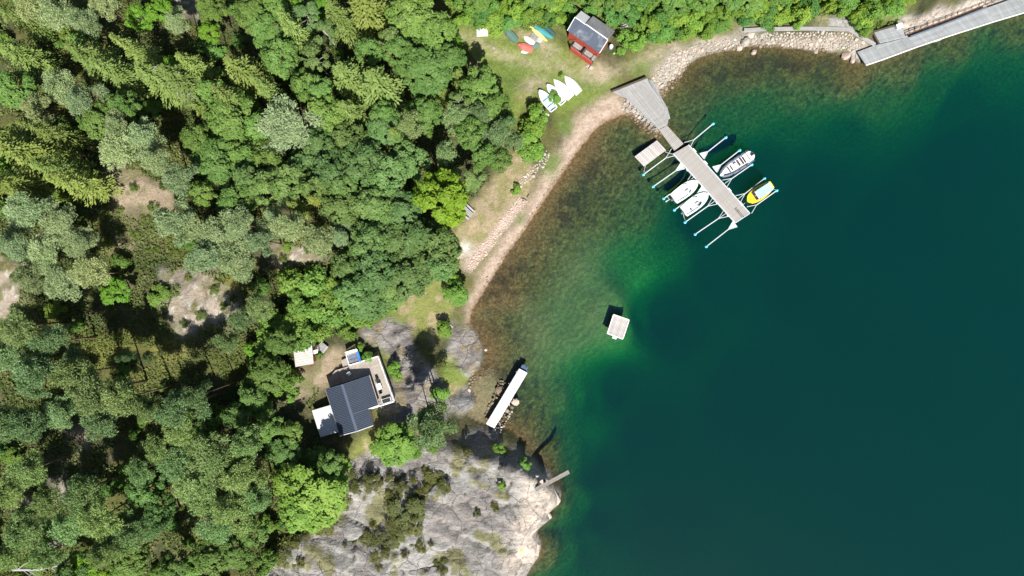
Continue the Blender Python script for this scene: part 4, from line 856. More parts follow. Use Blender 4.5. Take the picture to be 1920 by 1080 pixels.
b = MB(); b.box((0, 0, .32), (.95, .7, .6)); b.build('body', M['white'], o, bevel=.03); b = MB(); b.box((0, 0, .66), (1.05, .8, .08)); b.build('lid', M['white'], o, bevel=.03)
# causeway behind the stone bank
c = P(1500, 52, 1.6); o = thing('footbridge', 'narrow pale grey plank footway along the top of the stone bank', 'footway', (c.x, c.y, 0))
ctr = [(1397, 56.5), (1440, 54.5), (1500, 53.5), (1560, 54), (1592, 55), (1641, 84)]
for k in range(len(ctr)-1):
    e, f = P(*ctr[k], 1.6), P(*ctr[k+1], 1.6); d = (f-e).normalized(); n_ = Vector((-d.y, d.x, 0))*.34
    e = e-d*.15; pl = [(q.x-c.x, q.y-c.y) for q in (e-n_, f-n_, f+n_, e+n_)]; planks(o, pl, (d.x, d.y), .17, 1.6+.003*k, .07, M['plank'] if k < 4 else M['plank'], seed=40+k, gap=.02, split=2.2)
    for m_ in (.2, .8): q = e.lerp(f, m_); b = MB(); b.tube((q.x-c.x, q.y-c.y, ground(q.x, q.y)-.3), (q.x-c.x, q.y-c.y, 1.53), .09, n=6); b.build('pile', M['beam'], o)
# ---------------------------------------------------------------- boats
PW = .72
def bx_(t, B, full=2.4, stern=.82):
    """half beam along the hull, t 0 stern .. 1 bow"""
    a = stern+(1-stern)*math.sin(min(1, t/.5)*math.pi/2)
    return B/2*a*max(0.0, 1-max(0, (t-.40)/.60)**full)**PW
def hull_rings(Ln, B, D, full, stern, inset=0.0, floor=0.0, n=17):
    rs = []
    for i in range(n):
        t_ = i/(n-1); hb = max(.03, bx_(t_, B, full, stern)-inset); zs = D*(1+.28*t_**2); x = -Ln/2+inset+(Ln-2*inset)*t_; k = floor+(D*.55)*max(0, (t_-.6)/.4)**2
        rs.append([Vector((x, s*hb*w, z)) for s, w, z in ((-1, 1, zs), (-1, .93, k+(zs-k)*.55), (-1, .66, k+(zs-k)*.16), (1, 0, k), (1, .66, k+(zs-k)*.16), (1, .93, k+(zs-k)*.55), (1, 1, zs))])
    return rs
def open_hull(b, Ln, B, D, full=2.4, stern=.82, inset=.10, floor=.22, m_out=0, m_in=1):
    o_ = hull_rings(Ln, B, D, full, stern); i_ = hull_rings(Ln, B, D-.02, full, stern, inset, floor)
    b.loft(o_, closed=False, cap0=True, cap1=False, m=m_out)
    b.loft([list(reversed(r)) for r in i_], closed=False, cap0=False, cap1=False, m=m_in)
    b.add(i_[0], [tuple(range(7))], m_in)
    for s in (0, 6):
        vs = [r[s] for r in o_]+[r[s] for r in i_]; n = len(o_)
        b.add(vs, [((k, k+1, n+k+1, n+k) if s == 0 else (k+1, k, n+k, n+k+1)) for k in range(n-1)], m_out)
    b.add([o_[0][0], o_[0][6], i_[0][6], i_[0][0]], [(0, 1, 2, 3)], m_out)
    return o_, i_
def seat(o, x, w, ln, z, mat, name='thwart', y=0.0): b = MB(); b.box((x, y, z), (ln, w, .07)); return b.build(name, mat, o, bevel=.015)
def outboard(o, x, z, mat, tilt=.0, s=1.0):
    e = None; b = MB(); b.loft([[Vector((x-.02*s+dx*q*s-.12*s*k, dy*q*s, z+zz*s)) for dx, dy in ((-.28, -.17), (.2, -.2), (.2, .2), (-.28, .17))] for k, (q, zz) in enumerate(((.8, .1), (1, .25), (1, .45), (.75, .62)))]); e = b.build('outboard_cowl', mat, o, bevel=.03)
    b = MB(); b.box((x-.1*s, 0, z-.2*s), (.2*s, .14*s, .8*s)); b.box((x-.12*s, 0, z-.55*s), (.4*s, .08*s, .12*s)); b.build('outboard_leg', M['dark'], e); return e
def boat_at(name, label, cat, bow, stern, z, group=None):
    A_, B_ = P(*bow, z), P(*stern, z); d = A_-B_; m = (A_+B_)/2
    return thing(name, label, cat, (m.x, m.y, z), group, math.atan2(d.y, d.x)), Vector((d.x, d.y)).length

def motorboat(bow, stern, label, extra):
    o, ln = boat_at('motorboat', label, 'boat', bow, stern, -.12, 'white motorboats at the pier'); B = 2.15
    b = MB(); open_hull(b, ln, B, .85, 2.6, .86, .16, .46); b.build('hull', [M['gel'], M['gel']], o)
    fd = [Vector((-ln/2+ln*t_, s*max(.03, bx_(t_, B, 2.6, .86)-.05), .86*(1+.28*t_**2)-.01)) for s, ts in ((-1, (.60, .70, .8, .88, .94, .985)), (1, (.985, .94, .88, .8, .70, .60))) for t_ in ts]
    b = MB(); lo = [v-Vector((0, 0, .12)) for v in fd]; n = len(fd)
    b.add(fd+lo, [tuple(range(n)), tuple(range(2*n-1, n-1, -1))]+[(i, n+i, n+(i+1) % n, (i+1) % n) for i in range(n)]); fdk = b.build('foredeck', M['gel'], o)
    b = MB(); b.box((ln*.28, 0, 1.02), (.5, .5, .04)); b.build('hatch', M['white'], fdk, bevel=.015)
    b = MB(); b.path([(ln*.02, -.80, 1.28), (ln*.12, -.62, 1.34), (ln*.15, 0, 1.36), (ln*.12, .62, 1.34), (ln*.02, .80, 1.28)], .025, 5); b.build('windscreen_frame', M['galv'], o)
    b = MB(); b.add([(ln*.03, -.80, .92), (ln*.14, -.62, .97), (ln*.12, -.60, 1.32), (ln*.02, -.79, 1.26)], [(0, 1, 2, 3)]); b.add([(ln*.03, .80, .92), (ln*.14, .62, .97), (ln*.12, .60, 1.32), (ln*.02, .79, 1.26)], [(3, 2, 1, 0)]); b.add([(ln*.145, -.6, .97), (ln*.165, 0, .98), (ln*.145, .6, .97), (ln*.125, .58, 1.32), (ln*.145, 0, 1.34), (ln*.125, -.58, 1.32)], [(0, 1, 4, 5), (1, 2, 3, 4)]); 
    b.build('windscreen', M['blue_int'], o)
    b = MB(); b.box((ln*.03, -.42, .62), (.55, .6, .65)); b.build('console', M['gel'], o, bevel=.04)
    b = MB(); b.path([(ln*.03-.32+.02*math.sin(a), -.42+.17*math.cos(a), .95+.15*math.sin(a)) for a in [k*math.pi/5 for k in range(11)]], .018, 5); b.build('steering_wheel', M['dark'], o)
    seat(o, -ln*.12, .55, .45, .58, M['white'], 'seat', -.42); seat(o, -ln*.12, .55, .45, .58, M['white'], 'seat', .42); seat(o, -ln*.36, 1.5, .5, .55, M['white'], 'stern_bench')
    if extra: 
        b = MB(); b.box((ln*.08, -.55, .985), (.95, .42, .05), .15); b.build('sun_cushion', M['tubgrey'], o, bevel=.02)
        outboard(o, -ln*.5-.1, .75, M['tubgrey']); seat(o, -ln*.24, .3, .3, .56, M['navy'], 'cushion', -.4)
    else:
        outboard(o, -ln*.5-.12, .72, M['tubgrey'], s=.9)
        b = MB(); b.path([(-ln*.05, -.86, .92), (ln*.06, -.80, .98), (ln*.10, -.66, .99)], .03, 5); b.build('grab_rail', M['galv'], o)
        b = MB(); b.tube((-ln*.5-.5, .3, .25), (-ln*.5-1.05, .38, .25), .05, n=6); b.ball((-ln*.5-1.1, .38, .22), .14, 8, 5); b.build('stern_fender', M['white'], o)
    b = MB(); b.path([(-ln/2+ln*k/10, bx_(k/10, B, 2.6, .86)+.02, .80*(1+.28*(k/10)**2)) for k in range(10)]+[(ln/2, 0, 1.03)]+[(-ln/2+ln*k/10, -bx_(k/10, B, 2.6, .86)-.02, .80*(1+.28*(k/10)**2)) for k in range(9, -1, -1)], .045, 5); b.build('rub_rail', M['white'], o)
motorboat((1306, 341), (1261, 374), 'white motorboat with small grey outboard and white stern fender, closer to shore', False)
motorboat((1325, 364), (1279.5, 398), 'white motorboat with grey sun cushion and grey outboard, farther from shore', True)

# grey rigid inflatable
o, ln = boat_at('inflatable_boat', 'grey rigid inflatable with white deck and dark seats on the seaward side', 'boat', (1347, 331), (1406, 292), -.05)
B = 2.45; path = [(-ln*.5, -B/2+.28, .55), (-ln*.2, -B/2+.26, .56), (ln*.12, -B/2+.30, .60), (ln*.30, -B/2+.52, .66), (ln*.42, -.42, .74), (ln*.475, 0, .80), (ln*.42, .42, .74), (ln*.30, B/2-.52, .66), (ln*.12, B/2-.30, .60), (-ln*.2, B/2-.26, .56), (-ln*.5, B/2-.28, .55)]
b = MB(); b.path(path, [.17, .23, .23, .23, .22, .22, .22, .23, .23, .23, .17], 10); tube = b.build('tube', M['tubgrey'], o, smooth=True)
for s in (-1, 1):
    for t_ in (-.25, -.02, .18): b = MB(); b.box((ln*t_, s*(B/2-.2), .82), (.34, .08, .05)); b.build('grab_handle', M['dark'], tube)
hp = [(-ln*.46, -.90), (ln*.10, -.90), (ln*.30, -.66), (ln*.42, -.26), (ln*.44, 0), (ln*.42, .26), (ln*.30, .66), (ln*.10, .90), (-ln*.46, .90)]
b = MB(); b.prism(hp, .30, .56); b.prism([(x*.96, y*.6) for x, y in hp], -.1, .3); b.build('deck', M['gel'], o)
b = MB(); b.prism([(-ln*.50, -.80), (-ln*.40, -.86), (-ln*.30, -.80), (-ln*.30, .80), (-ln*.40, .86), (-ln*.50, .80), (-ln*.56, .45), (-ln*.58, 0), (-ln*.56, -.45)], .50, .86); b.build('stern_deck', M['gel'], o, bevel=.06)
b = MB(); b.prism([(ln*.40, -.26), (ln*.48, -.2), (ln*.50, 0), (ln*.48, .2), (ln*.40, .26)], .7, 1.06); b.build('bow_step', M['gel'], o, bevel=.05)
for x, w, m_ in ((-.20, 1.15, 'brownseat'), (-.10, 1.0, 'brownseat')): seat(o, ln*x, w, .34, .80, M[m_], 'seat'); b = MB(); b.box((ln*x, 0, .62), (.3, w*.9, .30)); b.build('seat_box', M['gel'], o)
b = MB(); b.box((-ln*.255, 0, 1.0), (.10, 1.2, .45)); b.build('backrest', M['navy'], o, bevel=.03)
b = MB(); b.box((ln*.0, 0, .72), (.55, .8, .6)); b.build('console', M['gel'], o, bevel=.06)
b = MB(); b.path([(ln*.0-.3, .16*math.cos(a), 1.0+.16*math.sin(a)) for a in [k*math.pi/5 for k in range(11)]], .02, 5); b.build('steering_wheel', M['dark'], o)
for x in (.12, .20): seat(o, ln*x, .95, .26, .66, M['brownseat'], 'seat'); 
b = MB(); b.box((ln*.16, 0, .55), (.8, .9, .2)); b.build('seat_box', M['gel'], o)
b = MB(); b.path([(-ln*.40, -.7, .8), (-ln*.36, -.68, 1.6), (-ln*.36, .68, 1.6), (-ln*.40, .7, .8)], .04, 6); b.build('tow_arch', M['dark'], o)
outboard(o, -ln*.5+.12, .88, M['dark'], s=.9)

PW = .50
# yellow cabin boat
o, ln = boat_at('cabin_boat', 'yellow boat with pale cyan canopy and two dark blue windscreen panes', 'boat', (1397.5, 379), (1444.5, 347), -.12)
B = 2.15; b = MB(); open_hull(b, ln, B, .9, 3.0, .50, .14, .3); b.build('hull', [M['yellow'], M['orange']], o)
n = 9; fr_ = [(ln*(.10+.39*k/(n-1)), bx_(.60+.39*k/(n-1), B-.12, 3.0, .50), .93+.16*k/(n-1)) for k in range(n)]
top = [Vector((x, -y, z)) for x, y, z in fr_]+[Vector((x, y, z)) for x, y, z in reversed(fr_)]; lo = [v-Vector((0, 0, .1)) for v in top]; n = len(top)
b = MB(); b.add(top+lo, [tuple(range(n)), tuple(range(2*n-1, n-1, -1))]+[(i, n+i, n+(i+1) % n, (i+1) % n) for i in range(n)]); fd = b.build('foredeck', M['yellow'], o)
b = MB(); b.box((ln*.38, 0, 1.08), (.12, .12, .1)); b.build('cleat', M['dark'], fd)
b = MB(); b.loft([[Vector((x, -w, z)), Vector((x, -w*.9, z+h)), Vector((x, w*.9, z+h)), Vector((x, w, z))] for x, w, z, h in ((-ln*.34, .66, .9, .72), (-ln*.1, .80, .92, .80), (ln*.14, .76, .95, .80), (ln*.19, .78, .97, .25))]); b.build('cabin', M['gel'], o, bevel=.03)
b = MB(); b.prism([(-ln*.39, -.50), (-ln*.35, -.64), (ln*.10, -.70), (ln*.15, -.62), (ln*.15, .70), (ln*.10, .78), (-ln*.35, .74), (-ln*.39, .60)], 1.72, 1.79); cp = b.build('canopy', M['canopy'], o, bevel=.03)
for k in range(4): b = MB(); b.tube((-ln*.34+k*ln*.13, -.6, 1.80), (-ln*.34+k*ln*.13, .84, 1.80), .02, n=4); b.build('canopy_hoop', M['canopy'], cp)
for y in (-.42, .42): b = MB(); b.box((ln*.19, y, 1.42), (.10, .62, .50)); wn_ = b.build('windscreen_pane', M['navy'], o, bevel=.02)
for y in (-.42, .42): b = MB(); b.box((ln*.225, y, 1.30), (.2, .60, .12)); b.build('wiper_shelf', M['navy'], o)
b = MB(); b.prism([(-ln*.485, -.6), (-ln*.36, -.78), (-ln*.36, .78), (-ln*.485, .6)], .62, .86); b.build('stern_deck', M['orange'], o, bevel=.03)
b = MB(); b.path([(-ln/2+ln*k/10, bx_(k/10, B, 3.0, .50)+.03, .84*(1+.28*(k/10)**2)) for k in range(10)]+[(ln/2, 0, 1.10)]+[(-ln/2+ln*k/10, -bx_(k/10, B, 3.0, .50)-.03, .84*(1+.28*(k/10)**2)) for k in range(9, -1, -1)], .06, 6); b.build('rub_rail', M['orange'], o)
PW = .72
for A_, B_, lab in (((1441, 348), (1433.5, 335), 'mooring rope from the yellow boat to its upper boom'), ((1445, 350), (1456, 357), 'mooring rope from the yellow boat to its lower boom'), ((1246, 284), (1262, 289), 'mooring rope holding the raft to the pier'), ((1212, 304), (1207, 325), 'mooring rope from the raft to the boom end'), ((1396, 381), (1391, 386), 'short bow rope of the yellow boat'), ((1305, 342), (1309, 336), 'bow rope of the shoreward white motorboat'), ((1324, 365), (1329, 359), 'bow rope of the outer white motorboat'), ((1260, 376), (1250, 368), 'stern rope from the shoreward white motorboat to its upper boom'), ((1281, 401), (1286, 415), 'stern rope from the outer white motorboat to its lower boom'), ((1347, 331), (1342, 327), 'bow rope of the grey inflatable'), ((1406, 297), (1409, 307), 'stern rope of the grey inflatable')):
    e, f = P(*A_, .6), P(*B_, .45); m_ = (e+f)/2-Vector((0, 0, .25)); b = MB(); b.path([e, m_, f], .035, 5); tag(b.build('mooring_rope', M['rope']), lab, 'rope', 'mooring ropes')

# dinghies laid up by the beach
def upturned(bow, stern, B, D, mat, label, group, keel=True, full=2.2, st=.8, nm='upturned_boat', cat='boat', lift=0.0):
    q = G((bow[0]+stern[0])/2, (bow[1]+stern[1])/2); o, ln = boat_at(nm, label, cat, bow, stern, q.z+D*.5, group)
    o.location.z = q.z-.03+lift; b = MB(); rs_ = [[Vector((v.x, v.y, D*1.12-v.z*.96)) for v in reversed(r)] for r in hull_rings(ln, B, D, full, st)]
    b.loft(rs_, closed=False, cap0=True, cap1=False); b.build('hull', mat, o)
    if keel: b = MB(); b.path([(-ln*.48, 0, D*1.13), (ln*.1, 0, D*1.13), (ln*.36, 0, D*.95)], .035, 4); b.build('keel', mat, o)
    return o
def dinghy(bow, stern, B, D, inner, label, group, wet=True):
    q = G((bow[0]+stern[0])/2, (bow[1]+stern[1])/2); o, ln = boat_at('dinghy', label, 'boat', bow, stern, q.z, group)
    b = MB(); open_hull(b, ln, B, D, 2.2, .80, .10, .12); b.build('hull', [M['hull_old'], inner], o)
    for t_ in (-.30, .0, .28): seat(o, ln*t_, bx_(.5+t_, B, 2.2, .8)*1.85, .24, D*.78, M['hull_old'] if t_ != 0 else inner)
    return o
g_ = 'white boats laid up by the landing stage'
dinghy((1010.5, 171), (1038.5, 207.5), 1.75, .62, M['blue_int'], 'open white dinghy with pale blue inside, lying farthest from the landing stage', g_)
dinghy((1025, 160), (1056, 195), 1.6, .6, M['gel'], 'open white dinghy with a shrub growing over it beside the blue-lined dinghy', g_)
upturned((1038, 148), (1071, 183), 1.75, .72, M['gel'], 'upturned white boat next to the overgrown dinghy', g_)
upturned((1058.5, 142), (1086.5, 174), 1.7, .72, M['gel'], 'upturned white boat lying closest to the landing stage', g_)
e, f = G(1013, 203, .1), G(1029, 217, .1); o = thing('plank', 'loose white plank on the grass beside the shrub near the blue-lined dinghy', 'plank', (0, 0, 0)); b = MB(); d = f-e; b.box((e+f)/2, (d.length, .28, .08), math.atan2(d.y, d.x)); b.build('board', M['plank_white'], o)
upturned((944, 51), (969, 76), 1.45, .65, M['greenhull'], 'grey-green upturned boat lying alone west of the canoes', 'boats on the lawn')
upturned((997, 45), (1037, 72), 1.05, .5, M['teal'], 'long teal upturned canoe on the lawn beside the yellow kayak', 'boats on the lawn', True, 1.8, .25, 'canoe', 'canoe')
upturned((1013, 43), (1043, 66), .8, .4, M['canoe'], 'dark blue canoe half hidden in weeds behind the teal canoe', 'boats on the lawn', True, 1.8, .25, 'canoe', 'canoe')
upturned((991, 47), (1026, 77), .75, .4, M['butter'], 'pale yellow upturned kayak between teal canoe and white tub boat', 'boats on the lawn', True, 1.8, .3, 'kayak', 'kayak')
upturned((982, 68), (1002, 82), .95, .45, M['gel'], 'short white tub boat upturned among the canoes', 'boats on the lawn', False, 3.4, .9, 'tub_boat')
upturned((970, 82), (999, 93), 1.35, .55, M['redtarp'], 'faded red upturned boat at the lower end of the canoes', 'boats on the lawn', True, 2.6, .85)
upturned((1012, 80), (995, 89), 1.0, .4, M['greenhull'], 'small green upturned pram between the red boat and the white tub boat', 'boats on the lawn', False, 3.2, .9)
q = G(1003, 69); o = thing('pallet', 'grey slatted pallet lying between the yellow kayak and the white tub boat', 'pallet', q, None, -.6)
for k in range(6): b = MB(); b.box((0, -.5+k*.2, .16), (1.3, .12, .03)); b.build('slat', M['plank'], o)
for x in (-.55, 0, .55): b = MB(); b.box((x, 0, .07), (.1, 1.15, .12)); b.build('bearer', M['plank'], o)
q = G(1012, 76); o = thing('plastic_sheet', 'crumpled pale sheet by the ends of the kayaks', 'sheet', q); b = MB(); b.prism([(-.6, -.3), (.1, -.45), (.6, -.1), (.45, .35), (-.3, .4)], .02, [.2, .12, .25, .14, .22]); b.build('sheet', M['plank_raft'], o)
q = G(984, 97); o = thing('plastic_sheet', 'crumpled white sheet in front of the faded red boat', 'sheet', q); b = MB(); b.prism([(-.7, -.2), (0, -.35), (.6, -.2), (.5, .2), (-.4, .25)], .02, [.15, .22, .1, .2, .14]); b.build('sheet', M['plank_white'], o)
q = G(904.5, 63); o = thing('low_table', 'white slatted low table standing alone at the top of the lawn', 'table', q, None, .05)
for k in range(6): b = MB(); b.box((0, -.55+k*.22, .55), (1.85, .19, .05)); b.build('slat', M['plank_white'], o)
for x in (-.75, .75):
    for y in (-.45, .45): b = MB(); b.box((x, y, .26), (.1, .1, .54)); b.build('leg', M['plank_white'], o)
q = G(1145, 90); o = thing('water_butt', 'pale blue plastic butt against the gable of the red boathouse', 'barrel', q); b = MB(); b.path([(0, 0, 0), (0, 0, .3), (0, 0, .8), (0, 0, .95)], [.28, .33, .33, .26], 12); b.build('drum', M['blue_int'], o); b = MB(); b.path([(0, 0, .95), (0, 0, 1.0)], [.28, .28], 12); b.build('lid', M['white'], o)
q = G(1151, 101); o = thing('watering_can', 'bright green watering can in front of the pale blue butt', 'watering can', q); b = MB(); b.path([(0, 0, 0), (0, 0, .32)], [.17, .15], 10); b.build('body', M['limeplastic'], o); b = MB(); b.tube((.12, 0, .1), (.4, 0, .34), .03, n=5); b.build('spout', M['limeplastic'], o); b = MB(); b.path([(-.15, 0, .1), (-.28, 0, .25), (-.1, 0, .38)], .02, 5); b.build('handle', M['limeplastic'], o)
# picnic table and log bench under the maple
q = G(877, 398); o = thing('picnic_table', 'grey picnic table half under the lime maple', 'table', q, None, -.75)
for k in range(5): b = MB(); b.box((0, -.36+k*.18, .74), (1.9, .16, .05)); b.build('plank', M['plank'], o)
for s in (-1, 1):
    b = MB(); b.box((0, s*.78, .44), (1.9, .3, .05)); b.build('bench', M['plank'], o)
    b = MB(); b.box((s*.7, 0, .38), (.09, 1.7, .09)); b.tube((s*.7, -.65, 0), (s*.7, -.25, .72), .05, n=4); b.tube((s*.7, .65, 0), (s*.7, .25, .72), .05, n=4); b.build('trestle', M['beam'], o)
for (e, f, lab) in (((978, 372), (988, 376), 'short dark driftwood log lying on the sand'), ((988, 370), (992, 364), 'second dark driftwood stick beside the short log')):
    e, f = G(*e, .08), G(*f, .08); o = thing('driftwood_log', lab, 'log', (0, 0, 0), 'driftwood on the beach'); b = MB(); b.path([e, (e+f)/2+Vector((.05, .08, .05)), f], [.11, .1, .07], 6); b.build('log', M['beam'], o)
# brush pile by the boathouse
q = G(1186, 46); o = thing('brush_pile', 'pile of cut branches and poles behind the red boathouse', 'brush pile', q); g = random.Random(4)
for k in range(26):
    a = .5+g.uniform(-.6, .6); l = g.uniform(.8, 1.7); c_ = Vector((g.uniform(-.9, .9), g.uniform(-.6, .6), g.uniform(.1, .7))); d = Vector((math.cos(a)*l, math.sin(a)*l, g.uniform(-.2, .2)))
    b = MB(); b.path([c_-d, c_+Vector((0, 0, .06)), c_+d], [.06, .05, .03], 5); b.build('branch', M['dead'] if k % 3 else M['bark'], o)
# fallen grey tree at the lower left
o = thing('fallen_tree', 'bleached grey dead tree lying at the lower left edge of the wood', 'fallen tree', G(110, 1052)); og = o.location.copy(); g = random.Random(12)
tr = [G(x, y, 4.2) for x, y in ((22, 1068), (70, 1068), (120, 1058), (178, 1039))]; b = MB(); b.path([p-og for p in tr], [.22, .17, .13, .05], 6); b.build('trunk', M['dead'], o)
for k in range(12):
    t_ = g.uniform(.05, .85); i = int(t_*3); p = tr[i].lerp(tr[i+1], t_*3-i); e = p+Vector((g.uniform(.3, 3.0), g.uniform(-1.6, 1.6), g.uniform(-.3, .6))); b = MB(); b.path([p-og, (p+e)/2-og+Vector((0, g.uniform(-.25, .25), .1)), e-og], [.08, .055, .02], 5); b.build('limb', M['dead'], o)
for (x, y, zz, lab, ht) in ((333, 150, 0, 'bare grey dead spruce between the tall upper-left spruces', 13), (352, 172, 0, 'second bare dead spruce, lower and leaning', 9), (62, 690, 0, 'small dead pine snag in the western pines', 7), (118, 1015, 0, 'grey dead pine among the lower left pines', 8)):
    q = G(x, y, ht*.5); gz = ground(q.x, q.y); o = thing('dead_tree', lab, 'dead tree', (q.x, q.y, gz), 'dead trees in the wood'); b = MB(); b.path([(0, 0, -.4), (.1, .1, ht*.5), (.2, .1, ht)], [.2, .13, .03], 6); b.build('trunk', M['dead'], o)
    for k in range(34):
        z_ = ht*(.25+.72*g.random()); a = g.uniform(0, 6.28); l = (ht-z_)*.16+g.uniform(.6, 1.5); b = MB(); b.path([(.1, .1, z_), (.1+math.cos(a)*l*.5, .1+math.sin(a)*l*.5, z_+.05), (.1+math.cos(a+.15)*l, .1+math.sin(a+.15)*l, z_-.35)], [.055, .04, .014], 4); b.build('branch', M['dead'], o)

# ---------------------------------------------------------------- stones
def stone_mesh(seed, mat):
    g = np.random.default_rng(seed); b = MB(); b.ball((0, 0, 0), 1.0, 8, 5); v = np.array(b.v)
    for _ in range(7):   # knock flat facets off
        n = unit(g.normal(size=3)); d = g.uniform(.62, .9); h = v@n; v = v-np.maximum(0, h-d)[:, None]*n
    v *= 1+.10*(g.random((len(v), 1))-.5); b.v = [tuple(x) for x in v]; return b.mesh('stone', mat, False)
SM = {m: [stone_mesh(i*7+k*31, M[m]) for i in range(6)] for k, m in enumerate(('stone', 'stone_wet', 'stone_pink'))}
def lay(o, x, y, s, mat, g, sink=.35, name='stone', zmin=None):
    q = bpy.data.objects.new(name, g.choice(SM[mat])); q.location = (x-o.location.x, y-o.location.y, (ground(x, y) if zmin is None else max(ground(x, y), zmin))+s*(.5-sink)-o.location.z)
    q.rotation_euler = (g.uniform(-.4, .4), g.uniform(-.4, .4), g.uniform(0, 6.28)); q.scale = (s*g.uniform(.8, 1.2), s*g.uniform(.65, 1.0), s*g.uniform(.5, .75)); relink(q, o)
def bank(label, poly, n, smin, smax, mat, seed, nm='stone_bank', wet=None, extra=0, zr=None):
    g = random.Random(seed); xs = [p[0] for p in poly]; ys = [p[1] for p in poly]; c = G(sum(xs)/len(xs), sum(ys)/len(ys)); o = thing(nm, label, 'stone bank', (c.x, c.y, 0)); pts = []
    for _ in range(n*60):
        if len(pts) >= n+extra: break
        px, py = g.uniform(min(xs), max(xs)), g.uniform(min(ys), max(ys)); s = smin+(smax-smin)*g.random()**2.2
        if len(pts) >= n: s = smin*.75
        if not inpoly(np.array([px]), np.array([py]), poly)[0]: continue
        if any((px-a)**2+(py-b_)**2 < ((s+t_)*.80/S)**2 for a, b_, t_ in pts): continue
        pts.append((px, py, s))
    pts.sort(key=lambda p: -p[2]); V_, Q_ = [], []
    for k, (px, py, s) in enumerate(pts):
        q = G(px, py)
        if zr: q.z = max(q.z, g.uniform(*zr)); q.x, q.y = W(px, py, q.z)
        if k < n: lay(o, q.x, q.y, s, 'stone_wet' if q.z < .08 else (mat if g.random() > .25 else 'stone_pink'), g, zmin=q.z if zr else None)
        else:
            b = MB(); b.ball((q.x-c.x, q.y-c.y, q.z+s*.15), (s, s*.8, s*.6), 6, 4); n0 = len(V_); V_ += [tuple(v) for v in b.v]; Q_ += [tuple(i+n0 for i in f) for f in b.f]
    if V_:
        me = bpy.data.meshes.new('small_stones'); me.from_pydata(V_, [], Q_); me.materials.append(M[mat]); so = bpy.data.objects.new('small_stones', me); relink(so, o); so['kind'] = 'stuff'
    return o
bank('wide bank of pale broken stone below the plank footway', [(1400,64),(1440,62),(1500,60),(1560,60),(1592,62),(1622,82),(1600,96),(1570,92),(1535,96),(1480,88),(1420,88),(1385,84)], 270, .20, .52, 'stone', 51, extra=220)
bank('stone revetment on the shore north-east of the landing stage', [(1222,150),(1240,125),(1262,100),(1290,92),(1300,108),(1284,132),(1272,152),(1252,172),(1236,192),(1226,180)], 210, .20, .55, 'stone', 52, extra=120)
bank('scatter of beach stones along the shore between revetment and footway', [(1290,88),(1330,80),(1390,72),(1392,90),(1345,98),(1300,108)], 90, .16, .45, 'stone', 53, extra=120)
bank('boulders packed under the west edge of the landing stage', [(1168,190),(1182,196),(1225,240),(1246,250),(1236,258),(1210,248),(1180,222),(1165,205)], 75, .25, .62, 'stone', 54, extra=40)
bank('low row of pink stones dividing the beach from the meadow', [(990,378),(972,398),(938,442),(912,478),(886,508),(876,502),(885,484),(912,448),(942,408),(974,370)], 240, .14, .36, 'stone_pink', 55, extra=200)
bank('loose pale stones below the shrubs at the upper beach', [(1032,292),(1020,310),(1000,330),(975,352),(968,345),(995,318),(1012,300),(1025,282)], 70, .16, .45, 'stone', 56, extra=60)
bank('rocks heaped along the seaward side of the white jetty', [(960,742),(972,752),(950,790),(938,812),(918,815),(928,800),(945,772)], 85, .22, .58, 'stone', 57, extra=70, zr=(-.25, .45))
bank('dark rocks in the shallows on the landward side of the white jetty', [(935,712),(948,716),(942,735),(925,752),(912,775),(905,785),(918,755),(930,735)], 26, .2, .6, 'stone_wet', 58, extra=20, zr=(-.3, .1))
bank('line of small stones between the grass patch and the little bay', [(886,700),(892,706),(884,722),(880,734),(876,730),(879,718)], 14, .22, .42, 'stone', 59)
bank('reddish stones in the shallow water off the rounded shore rock', [(905,690),(930,690),(925,705),(900,708)], 18, .14, .34, 'stone_wet', 60)
bank('small stones along the waterline of the long beach', [(1085,278),(1062,312),(1035,350),(1005,395),(975,440),(945,485),(915,530),(905,545),(912,520),(950,468),(985,420),(1020,365),(1050,322),(1075,285)], 110, .10, .22, 'stone_wet', 61)
g = random.Random(8)
for px, py, s, mt, lab in ((1397, 80, 1.25, 'stone', 'big pale rounded boulder at the west end of the stone bank'), (1407, 66, .8, 'stone', 'second pale boulder just above the big rounded one'), (1385, 90, .75, 'stone_pink', 'flat pinkish boulder at the waterline west of the big rounded one'), (1412, 99, .6, 'stone_pink', 'reddish rock awash off the stone bank'),
 (1191, 87, .85, 'stone', 'grey boulder among weeds south-east of the red boathouse'), (1230, 77, .55, 'stone', 'small pale boulder in grass east of the red boathouse'), (966, 752, .75, 'stone_pink', 'large pink boulder beside the middle of the white jetty'), (935, 730, .7, 'stone_wet', 'dark red rock in the shallows beside the white jetty'),
 (911, 656, .32, 'stone', 'small pale stone standing in water off the rounded shore rock'), (846, 611, .4, 'stone', 'pale stone between the two round shrubs on the shore'), (925, 90, .35, 'stone', 'pale stone by the path across the lawn'), (923, 42, .4, 'stone_pink', 'pinkish stone in the weeds above the lawn'), (373, 1000, .5, 'stone', 'white stone in the mossy clearing'), (1000, 330, .5, 'stone', 'pale stone on the upper beach below the grass tuft'),
 (1530, 97, .4, 'stone', 'low wet rock at the foot of the stone bank'), (1585, 105, 1.0, 'stone_pink', 'flat tan rock slab beside the end of the grey quay'), (1598, 112, .7, 'stone_pink', 'pinkish rock awash at the end of the grey quay')):
    q = G(px, py); o = thing('boulder', lab, 'boulder', q, 'boulders'); lay(o, q.x, q.y, s, mt, g, .3, 'rock', zmin=max(q.z, -.1))

